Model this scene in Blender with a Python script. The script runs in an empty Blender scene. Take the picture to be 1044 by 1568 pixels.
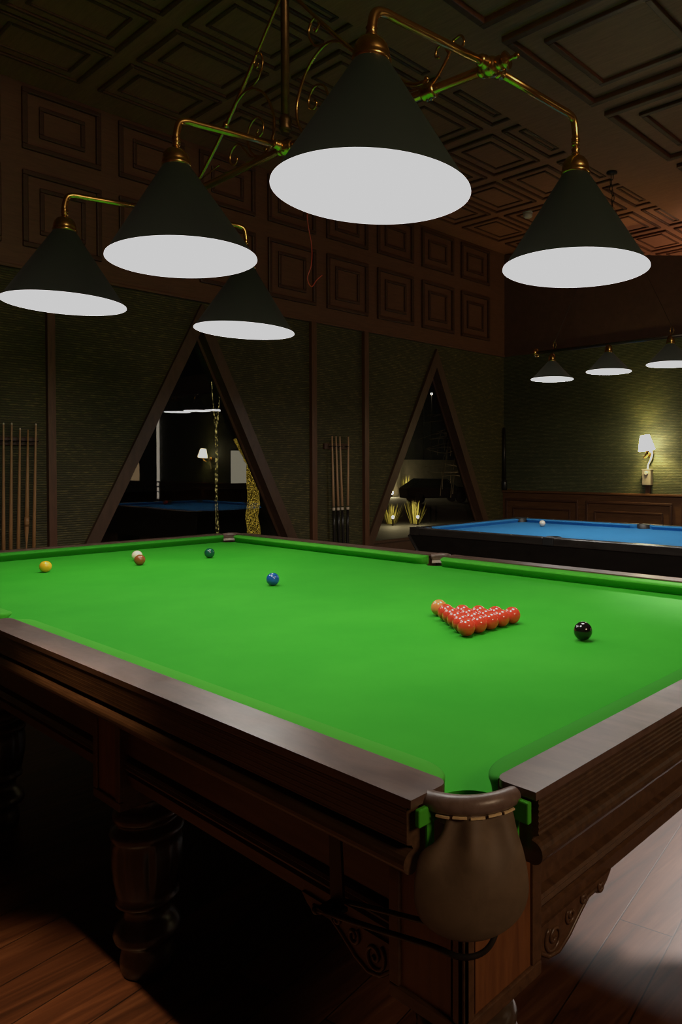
import bpy, bmesh, math, random
from mathutils import Vector, Matrix
random.seed(7)
PI = math.pi
COL = bpy.context.scene.collection
ZF = -0.86            # floor level; the snooker bed is z = 0

# ------------------------------------------------------------------ materials
def _nodes(name):
    m = bpy.data.materials.new(name); m.use_nodes = True
    nt = m.node_tree; nt.nodes.clear()
    out = nt.nodes.new('ShaderNodeOutputMaterial')
    return m, nt, out

def mapping(nt, scale=(1, 1, 1), rot=(0, 0, 0)):
    tc = nt.nodes.new('ShaderNodeTexCoord'); mp = nt.nodes.new('ShaderNodeMapping')
    mp.inputs['Scale'].default_value = scale; mp.inputs['Rotation'].default_value = rot
    nt.links.new(tc.outputs['Object'], mp.inputs['Vector'])
    return mp

def ramp(nt, fac, stops):
    r = nt.nodes.new('ShaderNodeValToRGB')
    el = r.color_ramp.elements
    while len(el) < len(stops): el.new(0.5)
    for e, (p, c) in zip(el, stops):
        e.position = p; e.color = (*c, 1)
    nt.links.new(fac, r.inputs['Fac'])
    return r

def noise(nt, mp, scale=5, detail=4, rough=0.5, dist=0.0):
    n = nt.nodes.new('ShaderNodeTexNoise')
    n.inputs['Scale'].default_value = scale; n.inputs['Detail'].default_value = detail
    n.inputs['Roughness'].default_value = rough; n.inputs['Distortion'].default_value = dist
    nt.links.new(mp.outputs['Vector'], n.inputs['Vector'])
    return n

def principled(nt, out, rough=0.5, metal=0.0, spec=0.5):
    b = nt.nodes.new('ShaderNodeBsdfPrincipled')
    b.inputs['Roughness'].default_value = rough; b.inputs['Metallic'].default_value = metal
    b.inputs['Specular IOR Level'].default_value = spec
    nt.links.new(b.outputs[0], out.inputs['Surface'])
    return b

def bump(nt, b, h, strength=0.2, dist=0.002):
    bp = nt.nodes.new('ShaderNodeBump'); bp.inputs['Strength'].default_value = strength
    bp.inputs['Distance'].default_value = dist
    nt.links.new(h, bp.inputs['Height']); nt.links.new(bp.outputs[0], b.inputs['Normal'])

def grain(name, c1, c2, rough=0.4, scale=(2, 40, 40), nscale=3, metal=0.0, spec=0.5, bmp=0.15, rvar=0.0):
    m, nt, out = _nodes(name); b = principled(nt, out, rough, metal, spec)
    mp = mapping(nt, scale); n = noise(nt, mp, nscale, 5, 0.6, 0.6)
    r = ramp(nt, n.outputs['Fac'], [(0.3, c1), (0.7, c2)])
    nt.links.new(r.outputs[0], b.inputs['Base Color'])
    if bmp: bump(nt, b, n.outputs['Fac'], bmp)
    if rvar:
        mp2 = mapping(nt, (6, 6, 6)); n2 = noise(nt, mp2, 2.5, 6, 0.7)
        mr = nt.nodes.new('ShaderNodeMapRange')
        mr.inputs['To Min'].default_value = rough - rvar; mr.inputs['To Max'].default_value = rough + rvar
        nt.links.new(n2.outputs['Fac'], mr.inputs['Value']); nt.links.new(mr.outputs[0], b.inputs['Roughness'])
    return m

def emit(name, color, strength, one_sided=False):
    m, nt, out = _nodes(name)
    e = nt.nodes.new('ShaderNodeEmission'); e.inputs['Color'].default_value = (*color, 1)
    e.inputs['Strength'].default_value = strength
    if one_sided:
        g = nt.nodes.new('ShaderNodeNewGeometry'); d = nt.nodes.new('ShaderNodeEmission')
        d.inputs['Color'].default_value = (1.0, 0.93, 0.80, 1); d.inputs['Strength'].default_value = strength
        mx = nt.nodes.new('ShaderNodeMixShader')
        nt.links.new(g.outputs['Backfacing'], mx.inputs[0]); nt.links.new(e.outputs[0], mx.inputs[1])
        nt.links.new(d.outputs[0], mx.inputs[2]); nt.links.new(mx.outputs[0], out.inputs['Surface'])
    else:
        nt.links.new(e.outputs[0], out.inputs['Surface'])
    return m

def cloth(name, c1, c2, sheen=0.15):
    m, nt, out = _nodes(name); b = principled(nt, out, 0.92, 0, 0.15)
    mp = mapping(nt, (1, 1, 1)); n = noise(nt, mp, 2.2, 5, 0.6)
    r = ramp(nt, n.outputs['Fac'], [(0.35, c1), (0.68, c2)])
    nt.links.new(r.outputs[0], b.inputs['Base Color'])
    b.inputs['Sheen Weight'].default_value = sheen; b.inputs['Sheen Roughness'].default_value = 0.5
    b.inputs['Sheen Tint'].default_value = (*c2, 1)
    mp2 = mapping(nt, (1, 1, 1)); n2 = noise(nt, mp2, 900, 2, 0.5); bump(nt, b, n2.outputs['Fac'], 0.12, 0.001)
    return m

def wallpaper(name, base, thread, glint, axis):
    # woven grasscloth: fine horizontal threads with slubs
    m, nt, out = _nodes(name); b = principled(nt, out, 0.60, 0, 0.35)
    mp = mapping(nt, (1, 1, 1))
    wv = nt.nodes.new('ShaderNodeTexWave'); wv.wave_type = 'BANDS'; wv.bands_direction = 'Z'
    wv.inputs['Scale'].default_value = 18.0; wv.inputs['Distortion'].default_value = 1.6
    wv.inputs['Detail'].default_value = 2.0; wv.inputs['Detail Scale'].default_value = 3.0
    nt.links.new(mp.outputs['Vector'], wv.inputs['Vector'])
    mp2 = mapping(nt, (16, 16, 70)); n2 = noise(nt, mp2, 1.0, 3, 0.6)
    mp3 = mapping(nt, (1.2, 1.2, 1.2)); n3 = noise(nt, mp3, 1.0, 3, 0.6)
    r = ramp(nt, wv.outputs['Fac'], [(0.15, base), (0.85, thread)])
    r2 = ramp(nt, n2.outputs['Fac'], [(0.50, (0, 0, 0)), (0.70, (1, 1, 1))])
    mu = nt.nodes.new('ShaderNodeMath'); mu.operation = 'MULTIPLY'
    nt.links.new(r2.outputs[0], mu.inputs[0]); nt.links.new(wv.outputs['Fac'], mu.inputs[1])
    mx = nt.nodes.new('ShaderNodeMix'); mx.data_type = 'RGBA'
    nt.links.new(mu.outputs[0], mx.inputs['Factor']); nt.links.new(r.outputs[0], mx.inputs['A'])
    mx.inputs['B'].default_value = (*glint, 1)
    r3 = ramp(nt, n3.outputs['Fac'], [(0.3, (0.72, 0.72, 0.72)), (0.7, (1, 1, 1))])
    m2 = nt.nodes.new('ShaderNodeMix'); m2.data_type = 'RGBA'; m2.blend_type = 'MULTIPLY'; m2.inputs['Factor'].default_value = 1
    nt.links.new(mx.outputs['Result'], m2.inputs['A']); nt.links.new(r3.outputs[0], m2.inputs['B'])
    nt.links.new(m2.outputs['Result'], b.inputs['Base Color'])
    bump(nt, b, wv.outputs['Fac'], 0.5, 0.004)
    return m

def floor_mat():
    m, nt, out = _nodes('floor_planks'); b = principled(nt, out, 0.42, 0, 0.4)
    mp = mapping(nt, (1, 1, 1), (0, 0, math.radians(81)))
    br = nt.nodes.new('ShaderNodeTexBrick')
    br.inputs['Scale'].default_value = 1.0; br.inputs['Mortar Size'].default_value = 0.0022
    br.inputs['Brick Width'].default_value = 1.5; br.inputs['Row Height'].default_value = 0.16
    br.inputs['Color1'].default_value = (0.55, 0.55, 0.55, 1); br.inputs['Color2'].default_value = (1, 1, 1, 1)
    br.inputs['Mortar'].default_value = (0.12, 0.12, 0.12, 1)
    nt.links.new(mp.outputs[0], br.inputs['Vector'])
    mp2 = mapping(nt, (14, 1.1, 1), (0, 0, math.radians(-9))); n = noise(nt, mp2, 1.6, 6, 0.65, 0.8)
    r = ramp(nt, n.outputs['Fac'], [(0.25, (0.020, 0.007, 0.004)), (0.5, (0.085, 0.030, 0.013)), (0.75, (0.16, 0.066, 0.030))])
    mx = nt.nodes.new('ShaderNodeMix'); mx.data_type = 'RGBA'; mx.blend_type = 'MULTIPLY'
    mx.inputs['Factor'].default_value = 1
    nt.links.new(r.outputs[0], mx.inputs['A']); nt.links.new(br.outputs['Color'], mx.inputs['B'])
    nt.links.new(mx.outputs['Result'], b.inputs['Base Color'])
    bump(nt, b, br.outputs['Fac'], 0.25, -0.002)
    return m

def glass(name):
    m, nt, out = _nodes(name)
    f = nt.nodes.new('ShaderNodeFresnel'); f.inputs['IOR'].default_value = 1.52
    mu = nt.nodes.new('ShaderNodeMath'); mu.operation = 'MULTIPLY'; mu.inputs[1].default_value = 1.7; mu.use_clamp = True
    t = nt.nodes.new('ShaderNodeBsdfTransparent'); t.inputs['Color'].default_value = (0.80, 0.82, 0.78, 1)
    g = nt.nodes.new('ShaderNodeBsdfGlossy'); g.inputs['Roughness'].default_value = 0.0
    mx = nt.nodes.new('ShaderNodeMixShader')
    nt.links.new(f.outputs[0], mu.inputs[0]); nt.links.new(mu.outputs[0], mx.inputs[0])
    nt.links.new(t.outputs[0], mx.inputs[1]); nt.links.new(g.outputs[0], mx.inputs[2])
    nt.links.new(mx.outputs[0], out.inputs['Surface'])
    return m

def shade_mat(name, col, trans):
    m, nt, out = _nodes(name)
    b = nt.nodes.new('ShaderNodeBsdfPrincipled'); b.inputs['Roughness'].default_value = 0.5
    b.inputs['Specular IOR Level'].default_value = 0.3
    mp = mapping(nt, (40, 40, 40)); n = noise(nt, mp, 8, 3, 0.6)
    r = ramp(nt, n.outputs['Fac'], [(0.3, tuple(c * 0.8 for c in col)), (0.7, col)])
    nt.links.new(r.outputs[0], b.inputs['Base Color'])
    t = nt.nodes.new('ShaderNodeBsdfTranslucent'); t.inputs['Color'].default_value = (*trans, 1)
    mx = nt.nodes.new('ShaderNodeAddShader')
    nt.links.new(b.outputs[0], mx.inputs[0]); nt.links.new(t.outputs[0], mx.inputs[1])
    nt.links.new(mx.outputs[0], out.inputs['Surface'])
    return m

def speckle(name, dark, bright, strength, scale=(9, 9, 5), lo=0.55, hi=0.62):
    m, nt, out = _nodes(name)
    mp = mapping(nt, scale); n = noise(nt, mp, 3.0, 6, 0.75)
    r = ramp(nt, n.outputs['Fac'], [(lo, dark), (hi, bright)])
    e = nt.nodes.new('ShaderNodeEmission'); e.inputs['Strength'].default_value = strength
    nt.links.new(r.outputs[0], e.inputs['Color']); nt.links.new(e.outputs[0], out.inputs['Surface'])
    return m

LAMP = 13.4
M = dict(
    cloth=cloth('green_baize', (0.024, 0.300, 0.012), (0.036, 0.350, 0.017)),
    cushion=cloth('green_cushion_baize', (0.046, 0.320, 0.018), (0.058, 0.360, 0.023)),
    cushion_shaded=cloth('green_shaded_cushion_baize', (0.026, 0.245, 0.013), (0.034, 0.275, 0.017)),  # end cushions: same baize, shade put into a darker colour
    blue=cloth('blue_baize', (0.026, 0.185, 0.45), (0.034, 0.215, 0.51)),
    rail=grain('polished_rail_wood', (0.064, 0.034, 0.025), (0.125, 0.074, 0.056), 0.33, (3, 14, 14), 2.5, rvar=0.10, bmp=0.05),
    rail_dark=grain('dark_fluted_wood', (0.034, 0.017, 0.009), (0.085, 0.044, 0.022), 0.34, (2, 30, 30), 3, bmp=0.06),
    frame=grain('mahogany_frame', (0.046, 0.021, 0.010), (0.095, 0.044, 0.020), 0.38, (3, 20, 20), 3, bmp=0.05),
    panel=grain('reddish_panel_wood', (0.10, 0.034, 0.012), (0.17, 0.062, 0.020), 0.4, (30, 30, 3), 2, bmp=0.05),
    leg=grain('dark_turned_wood', (0.022, 0.013, 0.008), (0.045, 0.026, 0.014), 0.28, (20, 20, 3), 2, bmp=0.03),
    leather=grain('brown_leather', (0.082, 0.053, 0.030), (0.120, 0.078, 0.045), 0.62, (9, 9, 9), 3, bmp=0.2),
    leather_roll=grain('worn_leather_roll', (0.10, 0.062, 0.048), (0.155, 0.105, 0.085), 0.36, (22, 22, 22), 3, bmp=0.25),
    net=grain('pale_stitched_leather', (0.32, 0.26, 0.20), (0.62, 0.54, 0.44), 0.6, (120, 120, 40), 2, bmp=0.3),
    brass=grain('polished_brass', (0.62, 0.36, 0.10), (0.78, 0.48, 0.15), 0.26, (6, 6, 6), 4, metal=1.0, bmp=0.02),
    aged=grain('aged_brass', (0.10, 0.060, 0.022), (0.16, 0.095, 0.035), 0.42, (6, 6, 6), 4, metal=0.8, bmp=0.05),
    staple=grain('brass_staple', (0.75, 0.55, 0.28), (0.9, 0.7, 0.40), 0.35, (40, 40, 40), 3, metal=0.3, bmp=0.0),
    iron=grain('dark_iron', (0.018, 0.015, 0.012), (0.035, 0.028, 0.022), 0.4, (10, 10, 10), 3, metal=0.6, bmp=0.05),
    shade=shade_mat('dark_green_shade', (0.010, 0.021, 0.011), (0.0006, 0.00056, 0.00046)),
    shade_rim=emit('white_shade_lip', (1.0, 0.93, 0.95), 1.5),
    lamp=emit('lamp_opening', (1.0, 0.95, 0.86), LAMP, True),
    pool_lamp=emit('pool_lamp_opening', (1.0, 0.95, 0.88), 24.0, True),
    black=grain('black_lacquer', (0.008, 0.007, 0.006), (0.014, 0.012, 0.010), 0.35, (3, 10, 10), 3, bmp=0.03),
    black_rail=grain('black_brown_rail', (0.022, 0.018, 0.016), (0.040, 0.034, 0.030), 0.3, (3, 14, 14), 3, bmp=0.03, rvar=0.08),
    rubber=grain('black_rubber', (0.012, 0.012, 0.012), (0.022, 0.022, 0.022), 0.5, (30, 30, 30), 3, bmp=0.1),
    pearl=grain('pearl_dot', (0.7, 0.66, 0.58), (0.85, 0.8, 0.72), 0.3, (50, 50, 50), 3, bmp=0),
    ash=grain('ash_cue_wood', (0.34, 0.17, 0.065), (0.47, 0.25, 0.10), 0.35, (60, 60, 2.5), 2, bmp=0.02),
    maple=grain('pale_maple_cue', (0.46, 0.27, 0.14), (0.58, 0.36, 0.20), 0.35, (60, 60, 2.5), 2, bmp=0.02),
    rosewood=grain('rosewood_butt', (0.16, 0.055, 0.018), (0.26, 0.095, 0.030), 0.3, (40, 40, 3), 2, bmp=0.02),
    ebony=grain('ebony_butt', (0.010, 0.009, 0.008), (0.018, 0.016, 0.014), 0.3, (40, 40, 3), 2, bmp=0.02),
    ivory=grain('ivory_ferrule', (0.62, 0.52, 0.40), (0.75, 0.64, 0.5), 0.35, (40, 40, 40), 2, bmp=0),
    panel_wall=grain('wall_panelling', (0.105, 0.044, 0.022), (0.16, 0.069, 0.036), 0.5, (2.5, 2.5, 30), 2.4, bmp=0.08),
    panel_dark=grain('dark_moulding', (0.050, 0.020, 0.010), (0.080, 0.033, 0.017), 0.45, (3, 3, 20), 2.4, bmp=0.05),
    ceil=grain('ceiling_wood', (0.30, 0.120, 0.062), (0.42, 0.175, 0.095), 0.5, (2.5, 26, 10), 2.6, bmp=0.08),
    ceil_dark=grain('ceiling_moulding', (0.085, 0.030, 0.014), (0.14, 0.052, 0.025), 0.42, (4, 12, 10), 2.6, bmp=0.06),
    strip=grain('wall_batten_wood', (0.085, 0.034, 0.016), (0.14, 0.058, 0.027), 0.45, (20, 20, 2.5), 2.4, bmp=0.05),
    dado=grain('dado_wood', (0.085, 0.036, 0.014), (0.14, 0.062, 0.026), 0.4, (2.5, 20, 20), 2.4, bmp=0.05),
    win_frame=grain('window_frame_wood', (0.060, 0.030, 0.017), (0.095, 0.050, 0.028), 0.45, (10, 10, 3), 2.4, bmp=0.05),
    paper=wallpaper('green_grasscloth', (0.036, 0.034, 0.012), (0.074, 0.067, 0.025), (0.20, 0.165, 0.058), 'v'),
    paper_b=wallpaper('olive_grasscloth', (0.045, 0.055, 0.026), (0.105, 0.120, 0.060), (0.20, 0.19, 0.09), 'v'),
    plain_wall=grain('dark_plain_wall', (0.085, 0.042, 0.023), (0.12, 0.060, 0.034), 0.7, (3, 3, 3), 3, bmp=0.05),
    floor=floor_mat(),
    glass=glass('window_glass'),
    plastic=grain('white_plastic', (0.5, 0.46, 0.4), (0.58, 0.54, 0.47), 0.5, (20, 20, 20), 3, bmp=0.02),
    beige=grain('beige_plastic', (0.34, 0.29, 0.22), (0.42, 0.36, 0.28), 0.5, (20, 20, 20), 3, bmp=0.02),
    cord=grain('white_cord', (0.72, 0.68, 0.58), (0.8, 0.76, 0.66), 0.5, (20, 20, 20), 3, bmp=0.0),
    sconce=emit('lit_sconce_shade', (1.0, 0.82, 0.42), 26.0),
    red_wire=grain('red_wire', (0.30, 0.030, 0.018), (0.38, 0.045, 0.024), 0.4, (30, 30, 30), 3, bmp=0),
    asphalt=grain('night_ground', (0.012, 0.012, 0.010), (0.022, 0.021, 0.018), 0.8, (1, 1, 1), 3, bmp=0.1),
    outside_wall=grain('outside_plaster', (0.10, 0.09, 0.07), (0.14, 0.125, 0.10), 0.85, (1, 1, 1), 2, bmp=0.1),
    leaf=grain('night_leaves', (0.20, 0.20, 0.04), (0.40, 0.34, 0.08), 0.7, (5, 5, 5), 3, bmp=0.1),
    bark=grain('night_bark', (0.14, 0.10, 0.06), (0.22, 0.16, 0.10), 0.8, (10, 10, 2), 3, bmp=0.3),
    fairy=speckle('gold_lit_bark', (0.012, 0.008, 0.001), (0.62, 0.40, 0.05), 1.1, (15, 15, 9), 0.50, 0.66),
    fairy_thin=speckle('gold_lit_twine', (0.002, 0.0015, 0.0), (0.62, 0.48, 0.16), 0.9, (9, 9, 5.0), 0.52, 0.62),
    shutter=emit('lit_shutter', (0.42, 0.37, 0.28), 0.42),
    garden_bulb=emit('garden_bulb', (1.0, 0.80, 0.45), 30.0),
    street_bulb=emit('street_bulb', (1.0, 0.82, 0.6), 25.0),
    car=grain('dark_car_paint', (0.030, 0.026, 0.022), (0.040, 0.036, 0.030), 0.25, (1, 1, 1), 3, metal=0.3, bmp=0),
    car_glass=grain('car_window', (0.006, 0.007, 0.008), (0.010, 0.011, 0.012), 0.1, (1, 1, 1), 3, bmp=0),
    chrome=grain('car_lamp', (0.5, 0.45, 0.36), (0.6, 0.55, 0.45), 0.2, (5, 5, 5), 3, bmp=0),
    white_strip=emit('white_light_strip', (1.0, 0.86, 0.68), 3.2),
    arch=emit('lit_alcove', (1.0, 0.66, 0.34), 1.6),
)

def ball_mat(name, c):
    m, nt, out = _nodes(name); b = principled(nt, out, 0.06, 0, 0.5)
    mp = mapping(nt, (30, 30, 30)); n = noise(nt, mp, 3, 2)
    r = ramp(nt, n.outputs['Fac'], [(0.3, tuple(x * 0.93 for x in c)), (0.7, c)])
    nt.links.new(r.outputs[0], b.inputs['Base Color'])
    b.inputs['Coat Weight'].default_value = 0.3; b.inputs['Coat Roughness'].default_value = 0.05
    return m

# ------------------------------------------------------------------ mesh building
class MB:
    def __init__(s): s.bm = bmesh.new(); s.mi = 0
    def _f(s, vs, smooth=False):
        try: f = s.bm.faces.new(vs)
        except ValueError: return
        f.material_index = s.mi; f.smooth = smooth
    def box(s, a, b, bev=0.0, xf=None):
        a, b = Vector(a), Vector(b)
        lo = Vector(map(min, a, b)); hi = Vector(map(max, a, b))
        co = [Vector((x, y, z)) for x in (lo.x, hi.x) for y in (lo.y, hi.y) for z in (lo.z, hi.z)]
        if xf: co = [xf @ c for c in co]
        v = [s.bm.verts.new(c) for c in co]
        fs = [(0, 1, 3, 2), (4, 6, 7, 5), (0, 4, 5, 1), (2, 3, 7, 6), (0, 2, 6, 4), (1, 5, 7, 3)]
        faces = []
        for f in fs:
            nf = s.bm.faces.new([v[i] for i in f]); nf.material_index = s.mi; faces.append(nf)
        if bev:
            ed = list({e for f in faces for e in f.edges})
            r = bmesh.ops.bevel(s.bm, geom=ed, offset=bev, segments=2, profile=0.5, affect='EDGES')
            for f in r['faces']: f.material_index = s.mi
        return s
    def prism(s, poly, fn, h0, h1, smooth=False):
        """poly: 2-D loop; fn(u, v, h) -> point"""
        A = [s.bm.verts.new(fn(u, v, h0)) for u, v in poly]; B = [s.bm.verts.new(fn(u, v, h1)) for u, v in poly]
        n = len(poly)
        for i in range(n):
            j = (i + 1) % n; s._f([A[i], A[j], B[j], B[i]], smooth)
        s._f(A[::-1]); s._f(B)
        return s
    def grid(s, rows, close=False, smooth=True, cap=False):
        V = [[s.bm.verts.new(p) for p in r] for r in rows]
        n = len(V[0])
        for i in range(len(V) - 1):
            for j in range(n if close else n - 1):
                k = (j + 1) % n
                s._f([V[i][j], V[i][k], V[i + 1][k], V[i + 1][j]], smooth)
        if cap: s._f(V[0][::-1]); s._f(V[-1])
        return s
    def tube(s, pts, r, seg=10, cap=True, flat=1.0):
        pts = [Vector(p) for p in pts]; n = len(pts)
        rr = r if isinstance(r, (list, tuple)) else [r] * n
        t0 = (pts[1] - pts[0]).normalized()
        up = Vector((0, 0, 1)) if abs(t0.z) < 0.9 else Vector((1, 0, 0))
        nrm = (up - t0 * up.dot(t0)).normalized()
        rows = []
        for i, p in enumerate(pts):
            t = ((pts[min(i + 1, n - 1)] - pts[max(i - 1, 0)])).normalized()
            nrm = (nrm - t * nrm.dot(t)).normalized(); bi = t.cross(nrm)
            rows.append([p + (nrm * math.cos(a) + bi * math.sin(a) * flat) * rr[i] for a in [2 * PI * k / seg for k in range(seg)]])
        s.grid(rows, True, True, cap)
        return s
    def lathe(s, prof, c=(0, 0, 0), seg=32, cap=True, axis='z', xf=None):
        c = Vector(c); rows = []
        for r, h in prof:
            row = []
            for k in range(seg):
                a = 2 * PI * k / seg; ca, sa = math.cos(a) * r, math.sin(a) * r
                p = {'z': Vector((ca, sa, h)), 'x': Vector((h, ca, sa)), 'y': Vector((ca, h, sa))}[axis]
                if xf: p = xf @ p
                row.append(c + p)
            rows.append(row)
        s.grid(rows, True, True, cap)
        return s
    def sphere(s, c, r, seg=32, rings=16, sc=(1, 1, 1)):
        rows = []
        for i in range(1, rings):
            t = PI * i / rings
            rows.append([Vector(c) + Vector((math.sin(t) * math.cos(2 * PI * k / seg) * r * sc[0], math.sin(t) * math.sin(2 * PI * k / seg) * r * sc[1], math.cos(t) * r * sc[2])) for k in range(seg)])
        V = [[s.bm.verts.new(p) for p in q] for q in rows]
        for i in range(len(V) - 1):
            for j in range(seg): s._f([V[i][j], V[i + 1][j], V[i + 1][(j + 1) % seg], V[i][(j + 1) % seg]], True)
        t = s.bm.verts.new(Vector(c) + Vector((0, 0, r * sc[2]))); b = s.bm.verts.new(Vector(c) - Vector((0, 0, r * sc[2])))
        for j in range(seg):
            s._f([t, V[0][j], V[0][(j + 1) % seg]], True); s._f([b, V[-1][(j + 1) % seg], V[-1][j]], True)
        return s
    def build(s, name, mat, parent=None, fix=True):
        if fix: bmesh.ops.recalc_face_normals(s.bm, faces=s.bm.faces)
        me = bpy.data.meshes.new(name); s.bm.to_mesh(me); s.bm.free()
        mats = mat if isinstance(mat, (list, tuple)) else [mat]
        for m in mats: me.materials.append(m)
        o = bpy.data.objects.new(name, me); COL.objects.link(o)
        if parent is not None:
            o.parent = parent
            if parent.type == 'EMPTY' and parent.get('worldparts'):
                o.matrix_parent_inverse = Matrix.Translation(-Vector(parent.location))
        return o

def tag(o, label, cat, group=None):
    o['label'] = label; o['category'] = cat
    if group: o['group'] = group
    return o
def thing(name, label, cat, loc=(0, 0, 0), group=None, world=True):
    o = bpy.data.objects.new(name, None); COL.objects.link(o); o.location = loc
    o.empty_display_size = 0.1
    tag(o, label, cat, group)
    if world: o['worldparts'] = 1
    return o
def struct(o): o['kind'] = 'structure'; return o
def copy_tree(o, parent=None):
    c = o.copy(); COL.objects.link(c)
    if parent is not None: c.parent = parent
    for ch in list(o.children): copy_tree(ch, c)
    return c
def catmull(pts, n=8):
    P = [Vector(p) for p in pts]; P = [2 * P[0] - P[1]] + P + [2 * P[-1] - P[-2]]; out = []
    for i in range(1, len(P) - 2):
        for k in range(n):
            t = k / n; a, b, c, d = P[i - 1:i + 3]
            out.append(0.5 * ((2 * b) + (c - a) * t + (2 * a - 5 * b + 4 * c - d) * t * t + (3 * b - a - 3 * c + d) * t ** 3))
    out.append(P[-2]); return out

# ================================================================== ROOM
XA, YB, XC, YD, ZC = -3.40, 5.90, 9.0, -5.2, 3.25
ZG = 1.92                     # top of the wallpaper
struct(MB().box((XA - 0.12, YD - 0.1, ZF - 0.1), (XC + 0.1, YB + 0.1, ZF)).build('floor', M['floor']))

# triangular windows: apex (y, z), half width per metre of drop
ZW = -0.46
WIN = [(1.62, 1.89, 0.488, 0.468), (4.585, 1.86, 0.500, 0.463)]
def tri(w, inset=0.0):
    y, z, l, r = w; d = z - ZW
    # shift the sloping sides in by a horizontal amount
    zt = z - inset / ((l + r) / 2); zb = ZW + inset
    yt = y - l * (z - zt) + inset
    return [(yt, zt), (y + r * (z - zb) - inset, zb), (y - l * (z - zb) + inset, zb)]

def holed_sheet(outer, holes, fn, thick):
    bm = bmesh.new()
    for sgn in (0, thick):
        es = []
        for loop in [outer] + holes:
            vs = [bm.verts.new(fn(u, v, sgn)) for u, v in loop]
            for i in range(len(vs)): es.append(bm.edges.new((vs[i], vs[(i + 1) % len(vs)])))
        bmesh.ops.triangle_fill(bm, edges=es, use_beauty=True)
    b = MB(); b.bm.free(); b.bm = bm
    for loop in holes:      # reveals
        n = len(loop)
        for i in range(n):
            p, q = loop[i], loop[(i + 1) % n]
            b._f([bm.verts.new(fn(*p, 0)), bm.verts.new(fn(*q, 0)), bm.verts.new(fn(*q, thick)), bm.verts.new(fn(*p, thick))])
    return b
fA = lambda y, z, h: Vector((XA - h, y, z))
struct(holed_sheet([(YD, ZF), (YB, ZF), (YB, ZG), (YD, ZG)], [tri(w, 0.02) for w in WIN], fA, 0.12).build('wall_left', M['paper']))

# coffered frieze above the wallpaper
b = MB(); b.mi = 0
b.box((XA - 0.12, YD, ZG), (XA + 0.012, YB, ZC))
b.box((XA - 0.02, YD, ZG - 0.012), (XA + 0.03, YB, ZG + 0.012), 0.004)
def ring(b, fn, u0, u1, v0, v1, w, h, mi=1):
    b.mi = mi
    for (a0, a1, c0, c1) in ((u0, u1, v0, v0 + w), (u0, u1, v1 - w, v1), (u0, u0 + w, v0 + w, v1 - w), (u1 - w, u1, v0 + w, v1 - w)):
        p = [fn(a0, c0, 0), fn(a1, c1, h)]
        b.box(p[0], p[1], 0.006)
    b.mi = 0
fw_ = lambda y, z, h: Vector((XA + 0.010 + h, y, z))
for k in range(0, 16):
    y1 = 5.575 - 0.684 * k; y0 = y1 - 0.548
    if y0 < YD + 0.05: continue
    for z0, z1 in ((2.075, 2.625), (2.775, 3.215)):
        ring(b, fw_, y0, y1, z0, z1, 0.036, 0.030)
        ring(b, fw_, y0 + 0.115, y1 - 0.115, z0 + 0.105, z1 - 0.105, 0.030, 0.022)
struct(b.build('trim_1', [M['panel_wall'], M['panel_dark']]))

# battens on the wallpaper
for i, (y0, y1) in enumerate(((0.388, 0.442), (2.772, 2.832), (3.455, 3.515), (-1.98, -1.92), (-4.3, -4.24))):
    struct(MB().box((XA - 0.005, y0, ZF), (XA + 0.045, y1, ZG - 0.012), 0.003).build('trim_%d' % (i + 2), M['strip']))

# other walls
b = MB().box((XA - 0.12, YB, ZF), (XC, YB + 0.12, ZG)); struct(b.build('wall_right', M['paper_b']))
b = MB().prism([(XA - 0.12, ZG), (XC, ZG), (XC, 2.30), (1.6, 2.30), (XA, ZC), (XA - 0.12, ZC)], lambda u, v, h: Vector((u, YB + h, v)), 0.0, 0.12).box((XA, YB - 0.015, ZG - 0.01), (XC, YB + 0.01, ZG + 0.015), 0.004)
struct(b.build('trim_7', M['plain_wall']))
b = MB().box((XC, YD, ZF), (XC + 0.12, YB, ZC)); struct(b.build('wall_back', M['plain_wall']))
b = MB().box((XA, YD - 0.12, ZF), (XC, YD, ZC)); struct(b.build('wall_near', M['plain_wall']))
# dado panelling on the right wall
b = MB(); b.box((XA, YB - 0.02, ZF), (XC, YB + 0.01, 0.150))
b.box((XA, YB - 0.045, 0.145), (XC, YB + 0.01, 0.172), 0.006)
b.box((XA, YB - 0.035, ZF), (XC, YB + 0.01, ZF + 0.12), 0.006)
fb_ = lambda x, z, h: Vector((x, YB - 0.019 - h, z))
for k in range(10):
    x0 = -3.345 + 1.210 * k
    if x0 + 1.1 > XC: break
    ring(b, fb_, x0, x0 + 1.10, -0.62, 0.072, 0.030, 0.022)
    ring(b, fb_, x0 + 0.11, x0 + 0.99, -0.51, -0.04, 0.024, 0.016)
struct(b.build('trim_8', [M['dado'], M['panel_dark']]))

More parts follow.
